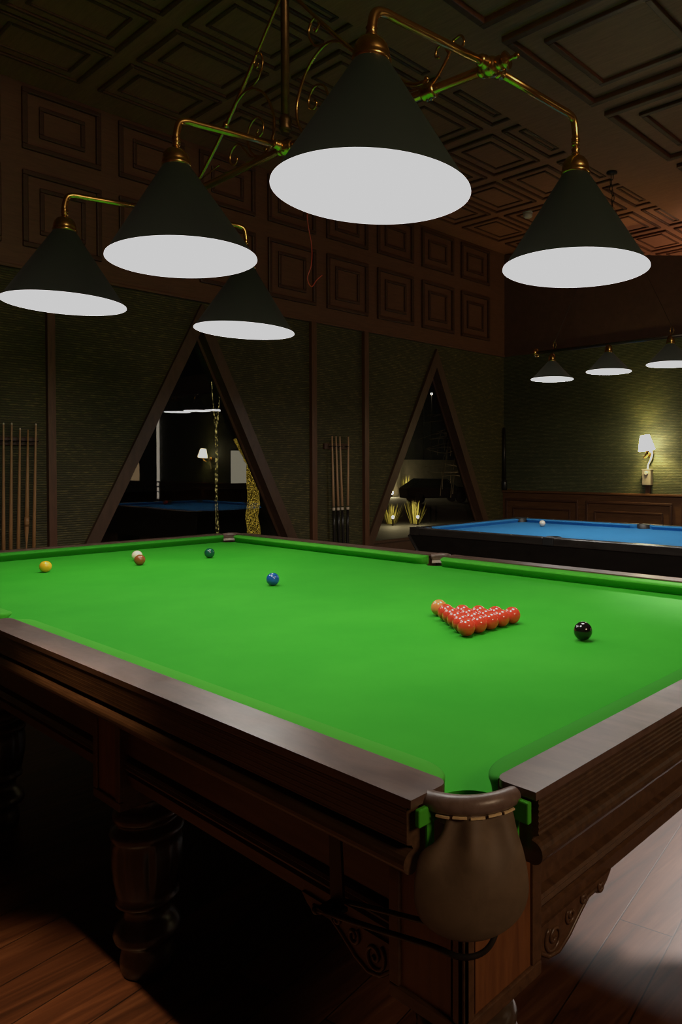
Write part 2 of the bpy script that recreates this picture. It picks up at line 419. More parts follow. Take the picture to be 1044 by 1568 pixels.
# ceiling: lower boarded half, higher coffered half toward the windows, raised square frames
YE = 8.4; ZL = ZC - 0.085
b = MB().box((XA - 0.12, YD - 0.12, ZC), (-0.955, YE, ZC + 0.03)).box((-0.955, YD - 0.12, ZL), (XC + 0.12, YE, ZC + 0.03))
struct(b.build('ceiling', M['ceil']))
b = MB().box((XA - 0.12, YE, ZG - 0.3), (XC + 0.12, YE + 0.1, ZC + 0.03)).box((XC, YB, ZG - 0.3), (XC + 0.12, YE, ZC)).box((XA - 0.12, YB + 0.12, ZG - 0.3), (XA, YE, ZC))
b.box((XA - 0.12, YB + 0.12, ZG - 0.35), (XC + 0.12, YE + 0.1, ZG - 0.3)); struct(b.build('wall_far', M['plain_wall']))
b = MB()
def coffer(x0, x1, y0, y1, z, w=0.050, h=0.040, ins=0.19):
    f = lambda x, y, d: Vector((x, y, z + 0.004 - d))
    ring(b, f, x0, x1, y0, y1, w, h)
    ring(b, f, x0 + ins, x1 - ins, y0 + ins, y1 - ins, w * 0.85, h * 0.7)
for k in range(-6, 6):
    y0 = 1.925 + 1.262 * k
    if y0 < YD or y0 + 1.09 > YE: continue
    for m in range(7):
        x0 = -0.345 + 1.262 * m
        if x0 + 1.09 < XC: coffer(x0, x0 + 1.09, y0, y0 + 1.09, ZL)
for k in range(-8, 10):
    y0 = 0.64 + 0.812 * k
    if y0 < YD or y0 + 0.69 > YE: continue
    for x1 in (-1.33, -1.94, -2.55): coffer(x1 - 0.535, x1, y0, y0 + 0.69, ZC, 0.028, 0.022, 0.10)
    coffer(-1.24, -0.96, y0, y0 + 0.69, ZC, 0.028, 0.022, 0.10)
struct(b.build('trim_10', [M['ceil'], M['ceil_dark']]))

# windows
for i, w in enumerate(WIN):
    wn = bpy.data.objects.new('window_%d' % (i + 1), None); COL.objects.link(wn); wn.location = (XA, w[0], ZW)
    wn['worldparts'] = 1; struct(wn)
    O, I = tri(w, 0.0), tri(w, 0.105)
    b = MB()
    for x0, x1, I2 in ((XA + 0.035, XA - 0.13, I),):
        n = 3
        for j in range(n):
            p, q, q2, p2 = O[j], O[(j + 1) % n], I2[(j + 1) % n], I2[j]
            b.prism([p, q, q2, p2], lambda u, v, h: Vector((h, u, v)), x0, x1)
    G = tri(w, 0.130)
    for j in range(3):      # thin glazing bead
        p, q, q2, p2 = tri(w, 0.10)[j], tri(w, 0.10)[(j + 1) % 3], G[(j + 1) % 3], G[j]
        b.prism([p, q, q2, p2], lambda u, v, h: Vector((h, u, v)), XA - 0.075, XA - 0.10)
    struct(b.build('window_frame', M['win_frame'], wn))
    g = MB(); T = tri(w, 0.118)
    g._f([g.bm.verts.new((XA - 0.0875, u, v)) for u, v in T])
    g.bm.normal_update()
    if list(g.bm.faces)[0].normal.x < 0: bmesh.ops.reverse_faces(g.bm, faces=list(g.bm.faces))
    struct(g.build('glass_pane', M['glass'], wn, fix=False))

# ================================================================== SNOOKER TABLE
ST = thing('snooker_table', 'large snooker table with bright green cloth and dark turned legs, balls set out on it', 'snooker table', (0, 0, ZF))
NX, NY = 1.785, 0.889          # cushion noses
IX, IY = 1.838, 0.947          # wood / cloth line
OXr, OYr = 1.910, 1.023        # outer rail edge
PC = [(sx * 1.803, sy * 0.915) for sx in (-1, 1) for sy in (-1, 1)]
# bed: outline with arcs cut at the pockets
def arc(c, r, a0, a1, n=10): return [(c[0] + r * math.cos(a0 + (a1 - a0) * k / n), c[1] + r * math.sin(a0 + (a1 - a0) * k / n)) for k in range(n + 1)]
bx, by, rp = 1.835, 0.944, 0.058
poly = []
poly += [(-bx + 0.10, -by), (-0.06, -by)] + [(p[0], p[1]) for p in arc((0, -by - 0.015), 0.055, PI * 0.92, PI * 0.08)] + [(0.06, -by), (bx - 0.10, -by)]
poly += arc((1.803, -0.915), rp, PI * 1.0, PI * 0.5) + [(bx, -by + 0.10), (bx, by - 0.10)]
poly += arc((1.803, 0.915), rp, PI * 1.5, PI * 1.0) + [(bx - 0.10, by), (0.06, by)]
poly += arc((0, by + 0.015), 0.055, -PI * 0.08, -PI * 0.92) + [(-0.06, by), (-bx + 0.10, by)]
poly += arc((-1.803, 0.915), rp, 0, -PI * 0.5) + [(-bx, by - 0.10), (-bx, -by + 0.10)]
poly += arc((-1.803, -0.915), rp, PI * 0.5, 0)
MB().prism(poly, lambda u, v, h: Vector((u, v, h)), -0.045, 0.0).build('bed_cloth', M['cloth'], ST)

def cushion(s0, s1, fn, e0, e1):
    """fn(s, d, z): s along the rail, d = distance out from wood line"""
    D = 0.055; n = 40; rows = []
    S = []
    for k in range(13): S.append(s0 + e0 * (k / 12) ** 1.3)
    S += [s0 + e0 + (s1 - e1 - s0 - e0) * k / 8 for k in range(1, 8)]
    for k in range(13): S.append(s1 - e1 * (1 - k / 12) ** 1.3)
    for s in S:
        d = D
        for e, x in ((e0, s - s0), (e1, s1 - s)):
            if x < e: d = min(d, D * math.sqrt(max(0.0, 1 - (1 - x / e) ** 2)) * 0.97 + 0.0016)
        rows.append([fn(s, -0.008, 0.040), fn(s, 0.0, 0.0425), fn(s, d * 0.5, 0.041), fn(s, d * 0.88, 0.0385), fn(s, d, 0.035), fn(s, d, 0.031), fn(s, d * 0.86, 0.024), fn(s, d * 0.70, 0.0), fn(s, -0.008, 0.0)])
    return MB().grid(rows, True, True, True)
for sy in (-1, 1):
    f = lambda s, d, z, sy=sy: Vector((s, sy * (IY - d), z))
    cushion(-1.775, -0.054, f, 0.085, 0.055).build('cushion', M['cushion'], ST)
    cushion(0.054, 1.775, f, 0.055, 0.085).build('cushion', M['cushion'], ST)
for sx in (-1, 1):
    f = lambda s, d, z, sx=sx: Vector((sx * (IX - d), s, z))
    cushion(-0.885, 0.885, f, 0.085, 0.085).build('cushion', M['cushion_shaded'], ST)

# wooden rails with fluted sides and a half-round bead at the foot
def circ(cu, cv, r, a0, a1, n=8): return [(cu + r * math.cos(a0 + (a1 - a0) * k / n), cv + r * math.sin(a0 + (a1 - a0) * k / n)) for k in range(n + 1)]
def rail_profile(W, q=1.0):
    p = [(0, -0.060), (0, 0.043), (0.003, 0.0455), (W * 0.5, 0.047), (W - 0.012, 0.0465), (W - 0.003, 0.0435), (W, 0.038), (W - 0.001, 0.033)]
    z = 0.031
    while z > -0.016:        # flutes
        p += [(W - 0.0017 * q, z), (W - 0.0019 * q, z - 0.0024), (W - 0.0006, z - 0.0044), (W - 0.0008, z - 0.0062)]; z -= 0.0082
    p += [(W - 0.010, -0.020), (W - 0.013, -0.026)]
    p += circ(W - 0.011, -0.043, 0.0165, PI * 0.45, -PI * 0.62, 10)
    p += [(W - 0.03, -0.060)]
    return p
def round_end(p, s): return p
def rail(s0, s1, fn, W, q=1.0):
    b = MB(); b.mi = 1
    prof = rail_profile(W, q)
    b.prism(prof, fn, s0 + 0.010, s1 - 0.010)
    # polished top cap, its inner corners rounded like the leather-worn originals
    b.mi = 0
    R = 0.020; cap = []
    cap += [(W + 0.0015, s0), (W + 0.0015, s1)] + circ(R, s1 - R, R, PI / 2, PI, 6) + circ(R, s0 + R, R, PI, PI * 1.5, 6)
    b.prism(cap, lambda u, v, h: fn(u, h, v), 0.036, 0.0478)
    return b
for sy in (-1, 1):
    f = lambda u, z, s, sy=sy: Vector((s, sy * (IY + u), z))
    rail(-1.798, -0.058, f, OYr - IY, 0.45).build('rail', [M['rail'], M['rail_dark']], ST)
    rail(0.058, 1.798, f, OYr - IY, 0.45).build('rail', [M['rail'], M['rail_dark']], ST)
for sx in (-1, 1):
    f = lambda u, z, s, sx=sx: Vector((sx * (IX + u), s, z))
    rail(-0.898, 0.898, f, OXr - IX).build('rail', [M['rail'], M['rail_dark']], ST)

# pocket = leather roll > leather flap, brass staples, pale liner, green tabs
def pocket(cx, cy, ang, half, r, flap_w=1.0):
    dx, dy = math.cos(ang), math.sin(ang)
    def P(u, w, z): return Vector((cx + dx * u - dy * w, cy + dy * u + dx * w, z))   # u outward, w sideways
    n = 24
    A = [-half + 2 * half * k / n for k in range(n + 1)]
    pts = [P(r * math.cos(a), r * math.sin(a), 0.0375 - 0.005 * (abs(a) / half) ** 3) for a in A]
    rr = [0.0138 * (1 - 0.25 * (abs(a) / half) ** 6) for a in A]
    roll = MB().tube(pts, rr, 14).build('pocket_leather', M['leather_roll'], ST)
    # flap: hanging tongue of leather, wider toward the bottom
    prof = [(0.036, 0.056, 0.006), (0.020, 0.058, 0.009), (0.0, 0.062, 0.013), (-0.022, 0.067, 0.020), (-0.045, 0.0715, 0.024), (-0.070, 0.0745, 0.025), (-0.088, 0.0745, 0.023), (-0.107, 0.070, 0.020), (-0.121, 0.061, 0.016), (-0.132, 0.047, 0.012), (-0.140, 0.029, 0.008), (-0.1445, 0.008, 0.005)]
    rows = []
    for z, hw, out in prof:
        row = []
        for k in range(21):
            t = -1 + 2 * k / 20; w = t * hw * flap_w * (1.0 if t > 0 or z < -0.02 else 0.60 + 0.40 * max(0.0, (0.012 - z) / 0.032) if z < 0.012 else 0.60)
            top = max(0.0, min(1.0, (z + 0.05) / 0.085))
            u_arc = math.sqrt(max(0.0, r * r - min(w * w, (r * 0.97) ** 2)))
            u_flat = r - 0.30 * w * w / 0.075
            fold = 0.006 * top * (1 - top) * 4 * math.cos(t * 7.0)
            sag = 0.0 if z < -0.02 else -0.010 * max(0, abs(t) - 0.72) / 0.28
            row.append((P(u_arc * top + u_flat * (1 - top) + out + fold, w, z + sag)))
        rows.append(row)
    fl = MB().grid(rows, False, True)
    o = fl.build('leather_flap', M['leather'], roll)
    so = o.modifiers.new('thick', 'SOLIDIFY'); so.thickness = 0.003
    ss = o.modifiers.new('sub', 'SUBSURF'); ss.levels = 1; ss.render_levels = 2
    # inner liner, pale stitched leather seen across the table
    rows = [[P((r - 0.014) * math.cos(a), (r - 0.014) * math.sin(a), z) for a in A] for z in (0.030, 0.018, 0.016, 0.002)]
    MB().grid(rows[:2], False, True).build('pocket_back', M['leather'], roll)
    MB().grid(rows[2:], False, True).build('pale_stitching', M['net'], roll)['label'] = 'pale stitched band'
    for k in range(5):
        a0 = (-0.52 + 0.25 * k) * half; a1 = a0 + 0.20 * half
        b = MB(); z = 0.0235 + (0.001 if k % 2 else 0)
        b.prism([((r + 0.0125) * math.cos(a), (r + 0.0125) * math.sin(a)) for a in (a0, (a0 + a1) / 2, a1)] + [((r + 0.0095) * math.cos(a), (r + 0.0095) * math.sin(a)) for a in (a1, (a0 + a1) / 2, a0)], lambda u, v, h: P(u, v, h), z, z + 0.0026)
        b.build('staple', M['staple'], roll)['label'] = 'brass staple'
for (cx, cy) in PC:
    sx, sy = (1 if cx > 0 else -1), (1 if cy > 0 else -1)
    pocket(cx, cy, math.atan2(sy, sx), math.radians(66), 0.073, 1.06)
for sy in (-1, 1):
    pocket(0, sy * (IY + 0.012), sy * PI / 2, math.radians(75), 0.062, 0.85)
# green cloth tucked round the rail ends by each corner pocket
def tab(p, q, bev=0.002):
    MB().box(p, q, bev).build('cloth_tab', M['cushion'], ST)['label'] = 'green cloth end tuck'
for sx in (-1, 1):
    for sy in (-1, 1):
        x0, x1 = sx * 1.7985, sx * 1.8075
        tab((x0, sy * 0.975, 0.010), (x1, sy * 1.018, 0.034)); tab((x0, sy * 0.984, -0.050), (sx * 1.803, sy * 0.998, 0.010), 0.001)
        y0, y1 = sy * 0.8985, sy * 0.9075
        tab((sx * 1.868, y0, 0.004), (sx * 1.905, y1, 0.034)); tab((sx * 1.868, y0, -0.050), (sx * 1.884, sy * 0.903, 0.004), 0.001)

# frame under the bed
AX, AY = 1.760, 0.875
def apron_profile():
    return [(-0.05, -0.046), (0.0, -0.046), (0.0, -0.240), (-0.010, -0.244), (-0.010, -0.250), (0.006, -0.254), (0.009, -0.260), (0.004, -0.266), (0.008, -0.272), (0.004, -0.279), (-0.008, -0.283), (-0.008, -0.288), (0.001, -0.292), (0.001, -0.316), (-0.05, -0.316)]
BL = [1.6825, 0.545, -0.63, -1.74]
LEGX = BL
for sy in (-1, 1):
    f = lambda u, z, s, sy=sy: Vector((s, sy * (AY - 0.012 + u), z))
    MB().prism(apron_profile(), f, -1.70, 1.64).build('apron', M['frame'], ST)
for sx in (-1, 1):
    f = lambda u, z, s, sx=sx: Vector((sx * (AX - 0.006 + u), s, z))
    MB().prism(apron_profile(), f, -0.70, 0.70).build('apron', M['frame'], ST)
MB().box((-1.80, -0.93, -0.062), (1.80, 0.93, -0.0455)).build('slate_bed', M['frame'], ST)
# moulded cover under the rail overhang
def framed(b, x0, x1, z0, z1, fn, w=0.024, d=0.010):
    for (a0, a1, c0, c1) in ((x0, x1, z0, z0 + w), (x0, x1, z1 - w, z1), (x0, x0 + w, z0 + w, z1 - w), (x1 - w, x1, z0 + w, z1 - w)):
        b.box(fn(a0, c0, -0.004), fn(a1, c1, d), 0.003)
leg_prof = [(0.060, -0.375), (0.066, -0.385), (0.072, -0.392), (0.060, -0.402), (0.078, -0.414), (0.086, -0.432), (0.084, -0.446), (0.074, -0.452), (0.078, -0.460), (0.090, -0.470), (0.094, -0.482), (0.090, -0.494), (0.086, -0.500), (0.090, -0.520), (0.090, -0.560), (0.086, -0.600), (0.078, -0.640), (0.074, -0.652), (0.080, -0.660), (0.080, -0.668), (0.064, -0.678), (0.058, -0.694), (0.060, -0.708), (0.070, -0.722), (0.082, -0.740), (0.086, -0.756), (0.082, -0.768), (0.066, -0.778), (0.062, -0.786), (0.066, -0.800), (0.070, -0.830), (0.066, -0.856), (0.060, -0.860)]
def fluted_leg(cx, cy):
    rows = []; seg = 72
    for r, z in leg_prof:
        row = []
        for k in range(seg):
            a = 2 * PI * k / seg; q = r
            if -0.640 < z < -0.505:
                ph = (a * 8 / (2 * PI)) % 1.0
                if abs(ph - 0.5) < 0.10: q = r - 0.005
            row.append(Vector((cx + q * math.cos(a), cy + q * math.sin(a), z)))
        rows.append(row)
    return MB().grid(rows, True, True, True)
for i, lx in enumerate(LEGX):
    for sy in (-1, 1):
        hx = 0.0775; y_out, y_in = sy * AY, sy * (AY - 0.195)
        corner = i in (0, 3); sx = 1 if lx > 0 else -1
        zb = -0.382
        b = MB(); b.box((lx - hx, y_out, zb), (lx + hx, y_in, -0.046), 0.002)
        framed(b, lx - hx - (0.010 if corner and sx < 0 else 0), lx + hx + (0.010 if corner and sx > 0 else 0), zb, -0.07, lambda u, v, d, y=y_out, sy=sy: (u, y + sy * d, v))
        if corner:
            framed(b, min(y_out + sy * 0.010, y_in), max(y_out + sy * 0.010, y_in), zb, -0.07, lambda u, v, d, x=lx + sx * hx, sx=sx: (x + sx * d, u, v), 0.026)
        blk = b.build('leg_block', M['frame'], ST)
        p = MB(); p.box((lx - hx + 0.022, y_out + sy * 0.0006, zb + 0.024), (lx + hx - 0.022, y_out + sy * 0.004, -0.094))
        p.build('inset_panel', M['panel'], blk)['label'] = 'reddish inset panel'
        if corner:
            p = MB(); x = lx + sx * hx
            p.box((x + sx * 0.0006, min(y_out, y_in) + 0.024, zb + 0.024), (x + sx * 0.004, max(y_out, y_in) - 0.024, -0.094))
            p.build('inset_panel', M['panel'], blk)['label'] = 'reddish inset panel'
        fluted_leg(lx, sy * 0.777).build('leg', M['leg'], ST)
# carved scroll brackets beside the blocks
br = [(0.0, -0.312), (0.255, -0.312), (0.238, -0.328), (0.216, -0.340), (0.200, -0.336), (0.196, -0.326), (0.167, -0.326), (0.139, -0.342), (0.117, -0.356), (0.099, -0.368), (0.066, -0.380), (0.035, -0.374), (0.011, -0.356), (0.0, -0.331)]
def spiral(c, r0, r1, turns, a0, n=36): return [(c[0] + (r0 + (r1 - r0) * k / n) * math.cos(a0 + turns * 2 * PI * k / n), c[1] + (r0 + (r1 - r0) * k / n) * math.sin(a0 + turns * 2 * PI * k / n)) for k in range(n + 1)]
def bracket(fn):
    b = MB(); b.prism(br, lambda u, v, h: fn(u, v, h), -0.022, 0.006)
    for c, r, t in (((0.050, -0.346), 0.028, 1.6), ((0.105, -0.333), 0.016, 1.3), ((0.150, -0.322), 0.009, 1.2), ((0.213, -0.328), 0.010, 1.2)):
        b.tube([fn(u, v, 0.007) for u, v in spiral(c, r, 0.003, t, 2.2)], 0.0035, 6)
    b.tube([fn(u, v, 0.006) for u, v in br[5:14]], 0.004, 6)
    b.build('carved_bracket', M['frame'], ST)
for sx in (-1, 1):
    for sy in (-1, 1):
        bracket(lambda u, v, h, sx=sx, sy=sy: Vector((sx * (AX - 0.006) + sx * h, sy * (0.680 - u), v)))
        xe = 1.605 if sx > 0 else -1.6625
        bracket(lambda u, v, h, xe=xe, sx=sx, sy=sy: Vector((xe - sx * u, sy * (AY - 0.012 + h), v)))
# ball-return rods under the near corner pockets
for sx in (-1, 1):
    for sy in (-1, 1):
        def Q(x, y, z): return Vector((sx * x, sy * y, z))
        b = MB()
        pts = catmull([Q(1.531, 0.975, -0.226), Q(1.66, 0.972, -0.204), Q(1.775, 0.965, -0.186), Q(1.825, 0.955, -0.186), Q(1.850, 0.935, -0.178), Q(1.858, 0.918, -0.155), Q(1.850, 0.905, -0.120)], 6)
        b.tube(pts, 0.0042, 8)
        pts = catmull([Q(1.560, 0.945, -0.214), Q(1.68, 0.938, -0.192), Q(1.775, 0.930, -0.176), Q(1.815, 0.920, -0.170), Q(1.830, 0.902, -0.150), Q(1.825, 0.890, -0.120)], 6)
        b.tube(pts, 0.0042, 8); b.sphere(Q(1.531, 0.975, -0.226), 0.007, 12, 8)
        rr_ = b.build('ball_return_rod', M['brass' if False else 'iron'], ST)
        b = MB(); b.prism([(1.535, -0.058), (1.562, -0.058), (1.572, -0.210), (1.562, -0.228), (1.545, -0.232), (1.540, -0.210)], lambda u, v, h: Q(u, h, v), 0.948, 0.953)
        b.box(Q(1.535, 0.945, -0.226), Q(1.575, 0.978, -0.219), 0.001)
        b.build('rod_hanger', M['iron'], ST)

# ================================================================== BALLS
R = 0.02625
def ball_mesh(name, mat):
    o = MB().sphere((0, 0, 0), R, 48, 24).build(name, mat); return o
reds = []
o0 = ball_mesh('red_ball', ball_mat('red_ball_resin', (0.82, 0.068, 0.034)))
pitch = 0.0545
rows_words = ['apex', 'second', 'third', 'fourth', 'back']
LEFTRIGHT = {2: ['left', 'right'], 3: ['left', 'middle', 'right']}
seat_words = {
    (0, 0): 'red ball at the apex of the pack, touching the orange-pink ball',
    (1, 0): 'red ball directly behind the apex red, on the camera side of the pack',
    (1, 1): 'red ball directly behind the apex red, on the far side of the pack',
    (2, 0): 'red ball midway along the left edge of the red pack',
    (2, 1): 'red ball enclosed near the middle of the pack, nearest the apex',
    (2, 2): 'red ball midway along the far edge of the red pack',
    (3, 0): 'red ball on the left edge of the pack, hidden mostly behind the nearest red',
    (3, 1): 'enclosed red ball just behind the front row, left of the other enclosed one',
    (3, 2): 'enclosed red ball just behind the front row, right of the other enclosed one',
    (3, 3): 'red ball on the far edge of the pack, second in from its right corner',
    (4, 0): 'nearest and largest red ball at the front corner of the pack',
    (4, 1): 'second red ball from the front corner along the row facing the black',
    (4, 2): 'middle red ball of the five-ball row facing the black',
    (4, 3): 'fourth red ball from the front corner along the row facing the black',
    (4, 4): 'rightmost red ball, at the right corner of the pack',
}
first = True
for i in range(5):
    for j in range(i + 1):
        x = 1.112 - pitch * 0.866 * (4 - i); y = -0.003 + 0.011 * (4 - i) / 4 + (j - i / 2) * pitch
        o = o0 if first else o0.copy()
        if not first: COL.objects.link(o)
        first = False
        o.location = (x, y, R + 0.0004); o.rotation_euler = (random.random() * 6, random.random() * 6, 0)
        tag(o, seat_words[(i, j)], 'snooker ball', 'pack of red snooker balls')
for nm, c, pos, lab in (
    ('yellow_ball', (0.95, 0.50, 0.025), (-1.218, -0.398), 'glossy yellow snooker ball, leftmost ball on the green table'),
    ('brown_ball', (0.30, 0.085, 0.026), (-1.118, -0.004), 'brown snooker ball standing just in front of the white ball'),
    ('white_ball', (0.92, 0.80, 0.56), (-1.300, 0.068), 'cream white cue ball half hidden behind the brown ball on green cloth'),
    ('green_ball', (0.008, 0.085, 0.050), (-1.113, 0.370), 'dark green snooker ball near the far corner pocket'),
    ('blue_ball', (0.016, 0.095, 0.36), (-0.080, 0.055), 'blue snooker ball alone at the middle of the green table'),
    ('pink_ball', (0.95, 0.27, 0.085), (0.853, 0.051), 'orange-pink snooker ball at the left tip of the red pack'),
    ('black_ball', (0.010, 0.008, 0.008), (1.396, 0.061), 'shiny black snooker ball alone to the right of the red pack')):
    o = ball_mesh(nm, ball_mat(nm + '_resin', c)); o.location = (*pos, R + 0.0004)
    tag(o, lab, 'snooker ball')

# ================================================================== SNOOKER LIGHT
CX, CY = 0.07, 0.02
PL = thing('snooker_table_light', 'brass hanging light with scrollwork and five dark green cone shades above the green table', 'hanging light', (CX, CY, ZC - 0.085))
def barz(x): return 1.735 - (0.045 * (x - CX) if x > CX else -0.005 * (x - CX))
XL = [1.10, 0.07, -0.98]
b = MB().tube([(CX, CY, 1.79), (CX, CY, ZL - 0.03)], 0.0165, 16); b.lathe([(0.02, 1.80), (0.026, 1.81), (0.022, 1.825), (0.026, 1.84), (0.018, 1.86)], (CX, CY, 0), 24)
b.lathe([(0.07, ZL), (0.07, ZL - 0.015), (0.03, ZL - 0.04), (0.018, ZL - 0.06)], (CX, CY, 0), 32)
b.build('pole', M['aged'], PL)
MB().tube([(-1.02, CY, barz(-1.02)), (CX, CY, barz(CX)), (1.10, CY, barz(1.10))], 0.015, 16).build('long_bar', M['brass'], PL)
for sgn in (-1, 1):
    f = lambda u, z: Vector((CX + sgn * u, CY, z))
    b = MB(); b.tube(catmull([f(0.76, 1.735), f(0.68, 1.755), f(0.50, 1.885), f(0.36, 2.005), f(0.20, 2.16), f(0.06, 2.30), f(0.012, 2.345)], 5), [0.0085] * 20 + [0.007] * 11, 10)
    b.lathe([(0.012, -0.02), (0.015, -0.012), (0.012, 0), (0.015, 0.012), (0.012, 0.02)], f(0.43, 1.945), 12, True, 'z', Matrix.Rotation(sgn * -0.86, 3, 'Y'))
    b.build('stay_rod', M['brass'], PL)
    # scroll plate between pole and stay
    sc = MB()
    sp = lambda c, r0, r1, t, a0, n=30: [f(c[0] + (r0 + (r1 - r0) * k / n) * math.cos(a0 + t * 2 * PI * k / n), c[1] + (r0 + (r1 - r0) * k / n) * math.sin(a0 + t * 2 * PI * k / n)) for k in range(n + 1)]
    big = catmull([f(0.42, 1.945), f(0.34, 2.02), f(0.25, 2.045), f(0.15, 2.00), f(0.085, 1.91), f(0.075, 1.83), f(0.11, 1.765), f(0.17, 1.750), f(0.235, 1.785), f(0.262, 1.85), f(0.235, 1.90), f(0.185, 1.912), f(0.150, 1.88), f(0.152, 1.845), f(0.180, 1.832), f(0.195, 1.850), f(0.183, 1.862)], 6)
    sc.tube(big, [0.0058] * 40 + [0.0045] * (len(big) - 40), 8)
    top = catmull([f(0.25, 2.045), f(0.185, 2.065), f(0.150, 2.12), f(0.165, 2.16), f(0.195, 2.165), f(0.210, 2.135), f(0.192, 2.115), f(0.180, 2.130)], 6); sc.tube(top, 0.0048, 8)
    low = catmull([f(0.17, 1.750), f(0.235, 1.765), f(0.285, 1.81), f(0.335, 1.845), f(0.385, 1.825), f(0.392, 1.785), f(0.360, 1.765), f(0.338, 1.785), f(0.352, 1.802)], 6); sc.tube(low, 0.0048, 8)
    sc.sphere(f(0.13, 1.765), 0.010, 12, 8)
    sc.build('scroll', M['brass'], PL)
    # little leaf scroll on the collar toward the end of the bar
    xe = 0.775
    col = MB().lathe([(0.016, -0.03), (0.024, -0.026), (0.027, -0.016), (0.021, -0.008), (0.028, 0.0), (0.021, 0.008), (0.026, 0.016), (0.016, 0.026)], f(xe, barz(CX + sgn * xe)), 20, True, 'x')
    z0 = barz(CX + sgn * xe) + 0.02
    col.tube(catmull([f(xe, z0), f(xe + 0.03, z0 + 0.012), f(xe + 0.075, z0 + 0.055), f(xe + 0.105, z0 + 0.105)], 6), [0.0065] * 6 + [0.005] * 13, 8)
    col.tube(catmull([f(xe + 0.085, z0 + 0.07), f(xe + 0.060, z0 + 0.105), f(xe + 0.035, z0 + 0.105), f(xe + 0.028, z0 + 0.080), f(xe + 0.045, z0 + 0.072)], 6), 0.004, 8)
    col.tube(catmull([f(xe + 0.105, z0 + 0.105), f(xe + 0.135, z0 + 0.108), f(xe + 0.148, z0 + 0.085), f(xe + 0.135, z0 + 0.068)], 6), 0.004, 8)
    col.tube(catmull([f(xe, z0), f(xe - 0.10, z0 + 0.012), f(xe - 0.20, z0 + 0.03), f(xe - 0.30, z0 + 0.045)], 6), 0.0035, 6)
    col.sphere(f(xe - 0.012, z0 + 0.024), 0.009, 12, 8)
    col.build('bar_collar', M['brass'], PL)
# joints and arms: (x, side) -> (elbow y, elbow z, rim z)
SH = {(0, -1): (1.085, -0.445, 1.655, 1.189), (0, 1): (1.125, 0.452, 1.685, 1.166), (1, -1): (0.018, -0.400, 1.715, 1.222), (1, 1): (0.07, 0.43, 1.735, None), (2, -1): (-1.043, -0.367, 1.715, 1.222), (2, 1): (-0.885, 0.456, 1.735, 1.196)}
for i, x in enumerate(XL):
    z = barz(x)
    b = MB(); b.sphere((x, CY, z), 0.032, 24, 14, (1, 1, 0.95))
    for d in (-1, 1):
        b.lathe([(0.014, 0.024 * d), (0.020, 0.028 * d), (0.022, 0.036 * d), (0.016, 0.042 * d), (0.019, 0.050 * d), (0.014, 0.058 * d)], (x, CY, z), 18, True, 'y')
        b.lathe([(0.016, 0.024 * d), (0.022, 0.030 * d), (0.022, 0.038 * d), (0.016, 0.046 * d)], (x, CY, z), 18, True, 'x')
    if i != 1:
        e = 1 if i == 0 else -1
        b.lathe([(0.012, 0.03 * e), (0.012, 0.05 * e), (0.024, 0.054 * e), (0.026, 0.060 * e), (0.008, 0.066 * e), (0.006, 0.085 * e), (0.009, 0.095 * e), (0.004, 0.105 * e)], (x, CY, z), 18, True, 'x')
    b.build('bar_joint', M['brass'], PL)
    for d in (-1, 1):
        lx, ly, lz, rz = SH[(i, d)]
        y1 = ly
        top = Vector((lx, y1, lz)); s = Vector((x, CY + 0.03 * d, z))
        zc = (rz + 0.395) if rz else 1.60
        pts = [s, s.lerp(top, 0.5)] + catmull([s.lerp(top, 0.80), s.lerp(top, 0.90), Vector((lx, y1 - 0.012 * d, lz - 0.012)), Vector((lx, y1, lz - 0.055)), Vector((lx, y1, lz - 0.075))], 5)
        b = MB(); b.tube(pts, 0.0125, 14)
        if rz:
            b.tube([(lx, y1, lz - 0.07), (lx, y1, zc - 0.02)], 0.0095, 12)
        for zz in (lz - 0.078, (lz - 0.09 + zc) / 2 + 0.02, zc + 0.01):
            b.lathe([(0.0095, -0.012), (0.0145, -0.008), (0.012, 0), (0.0155, 0.006), (0.010, 0.012)], (lx, y1, zz), 16)
        b.build('lamp_arm', M['brass'], PL)

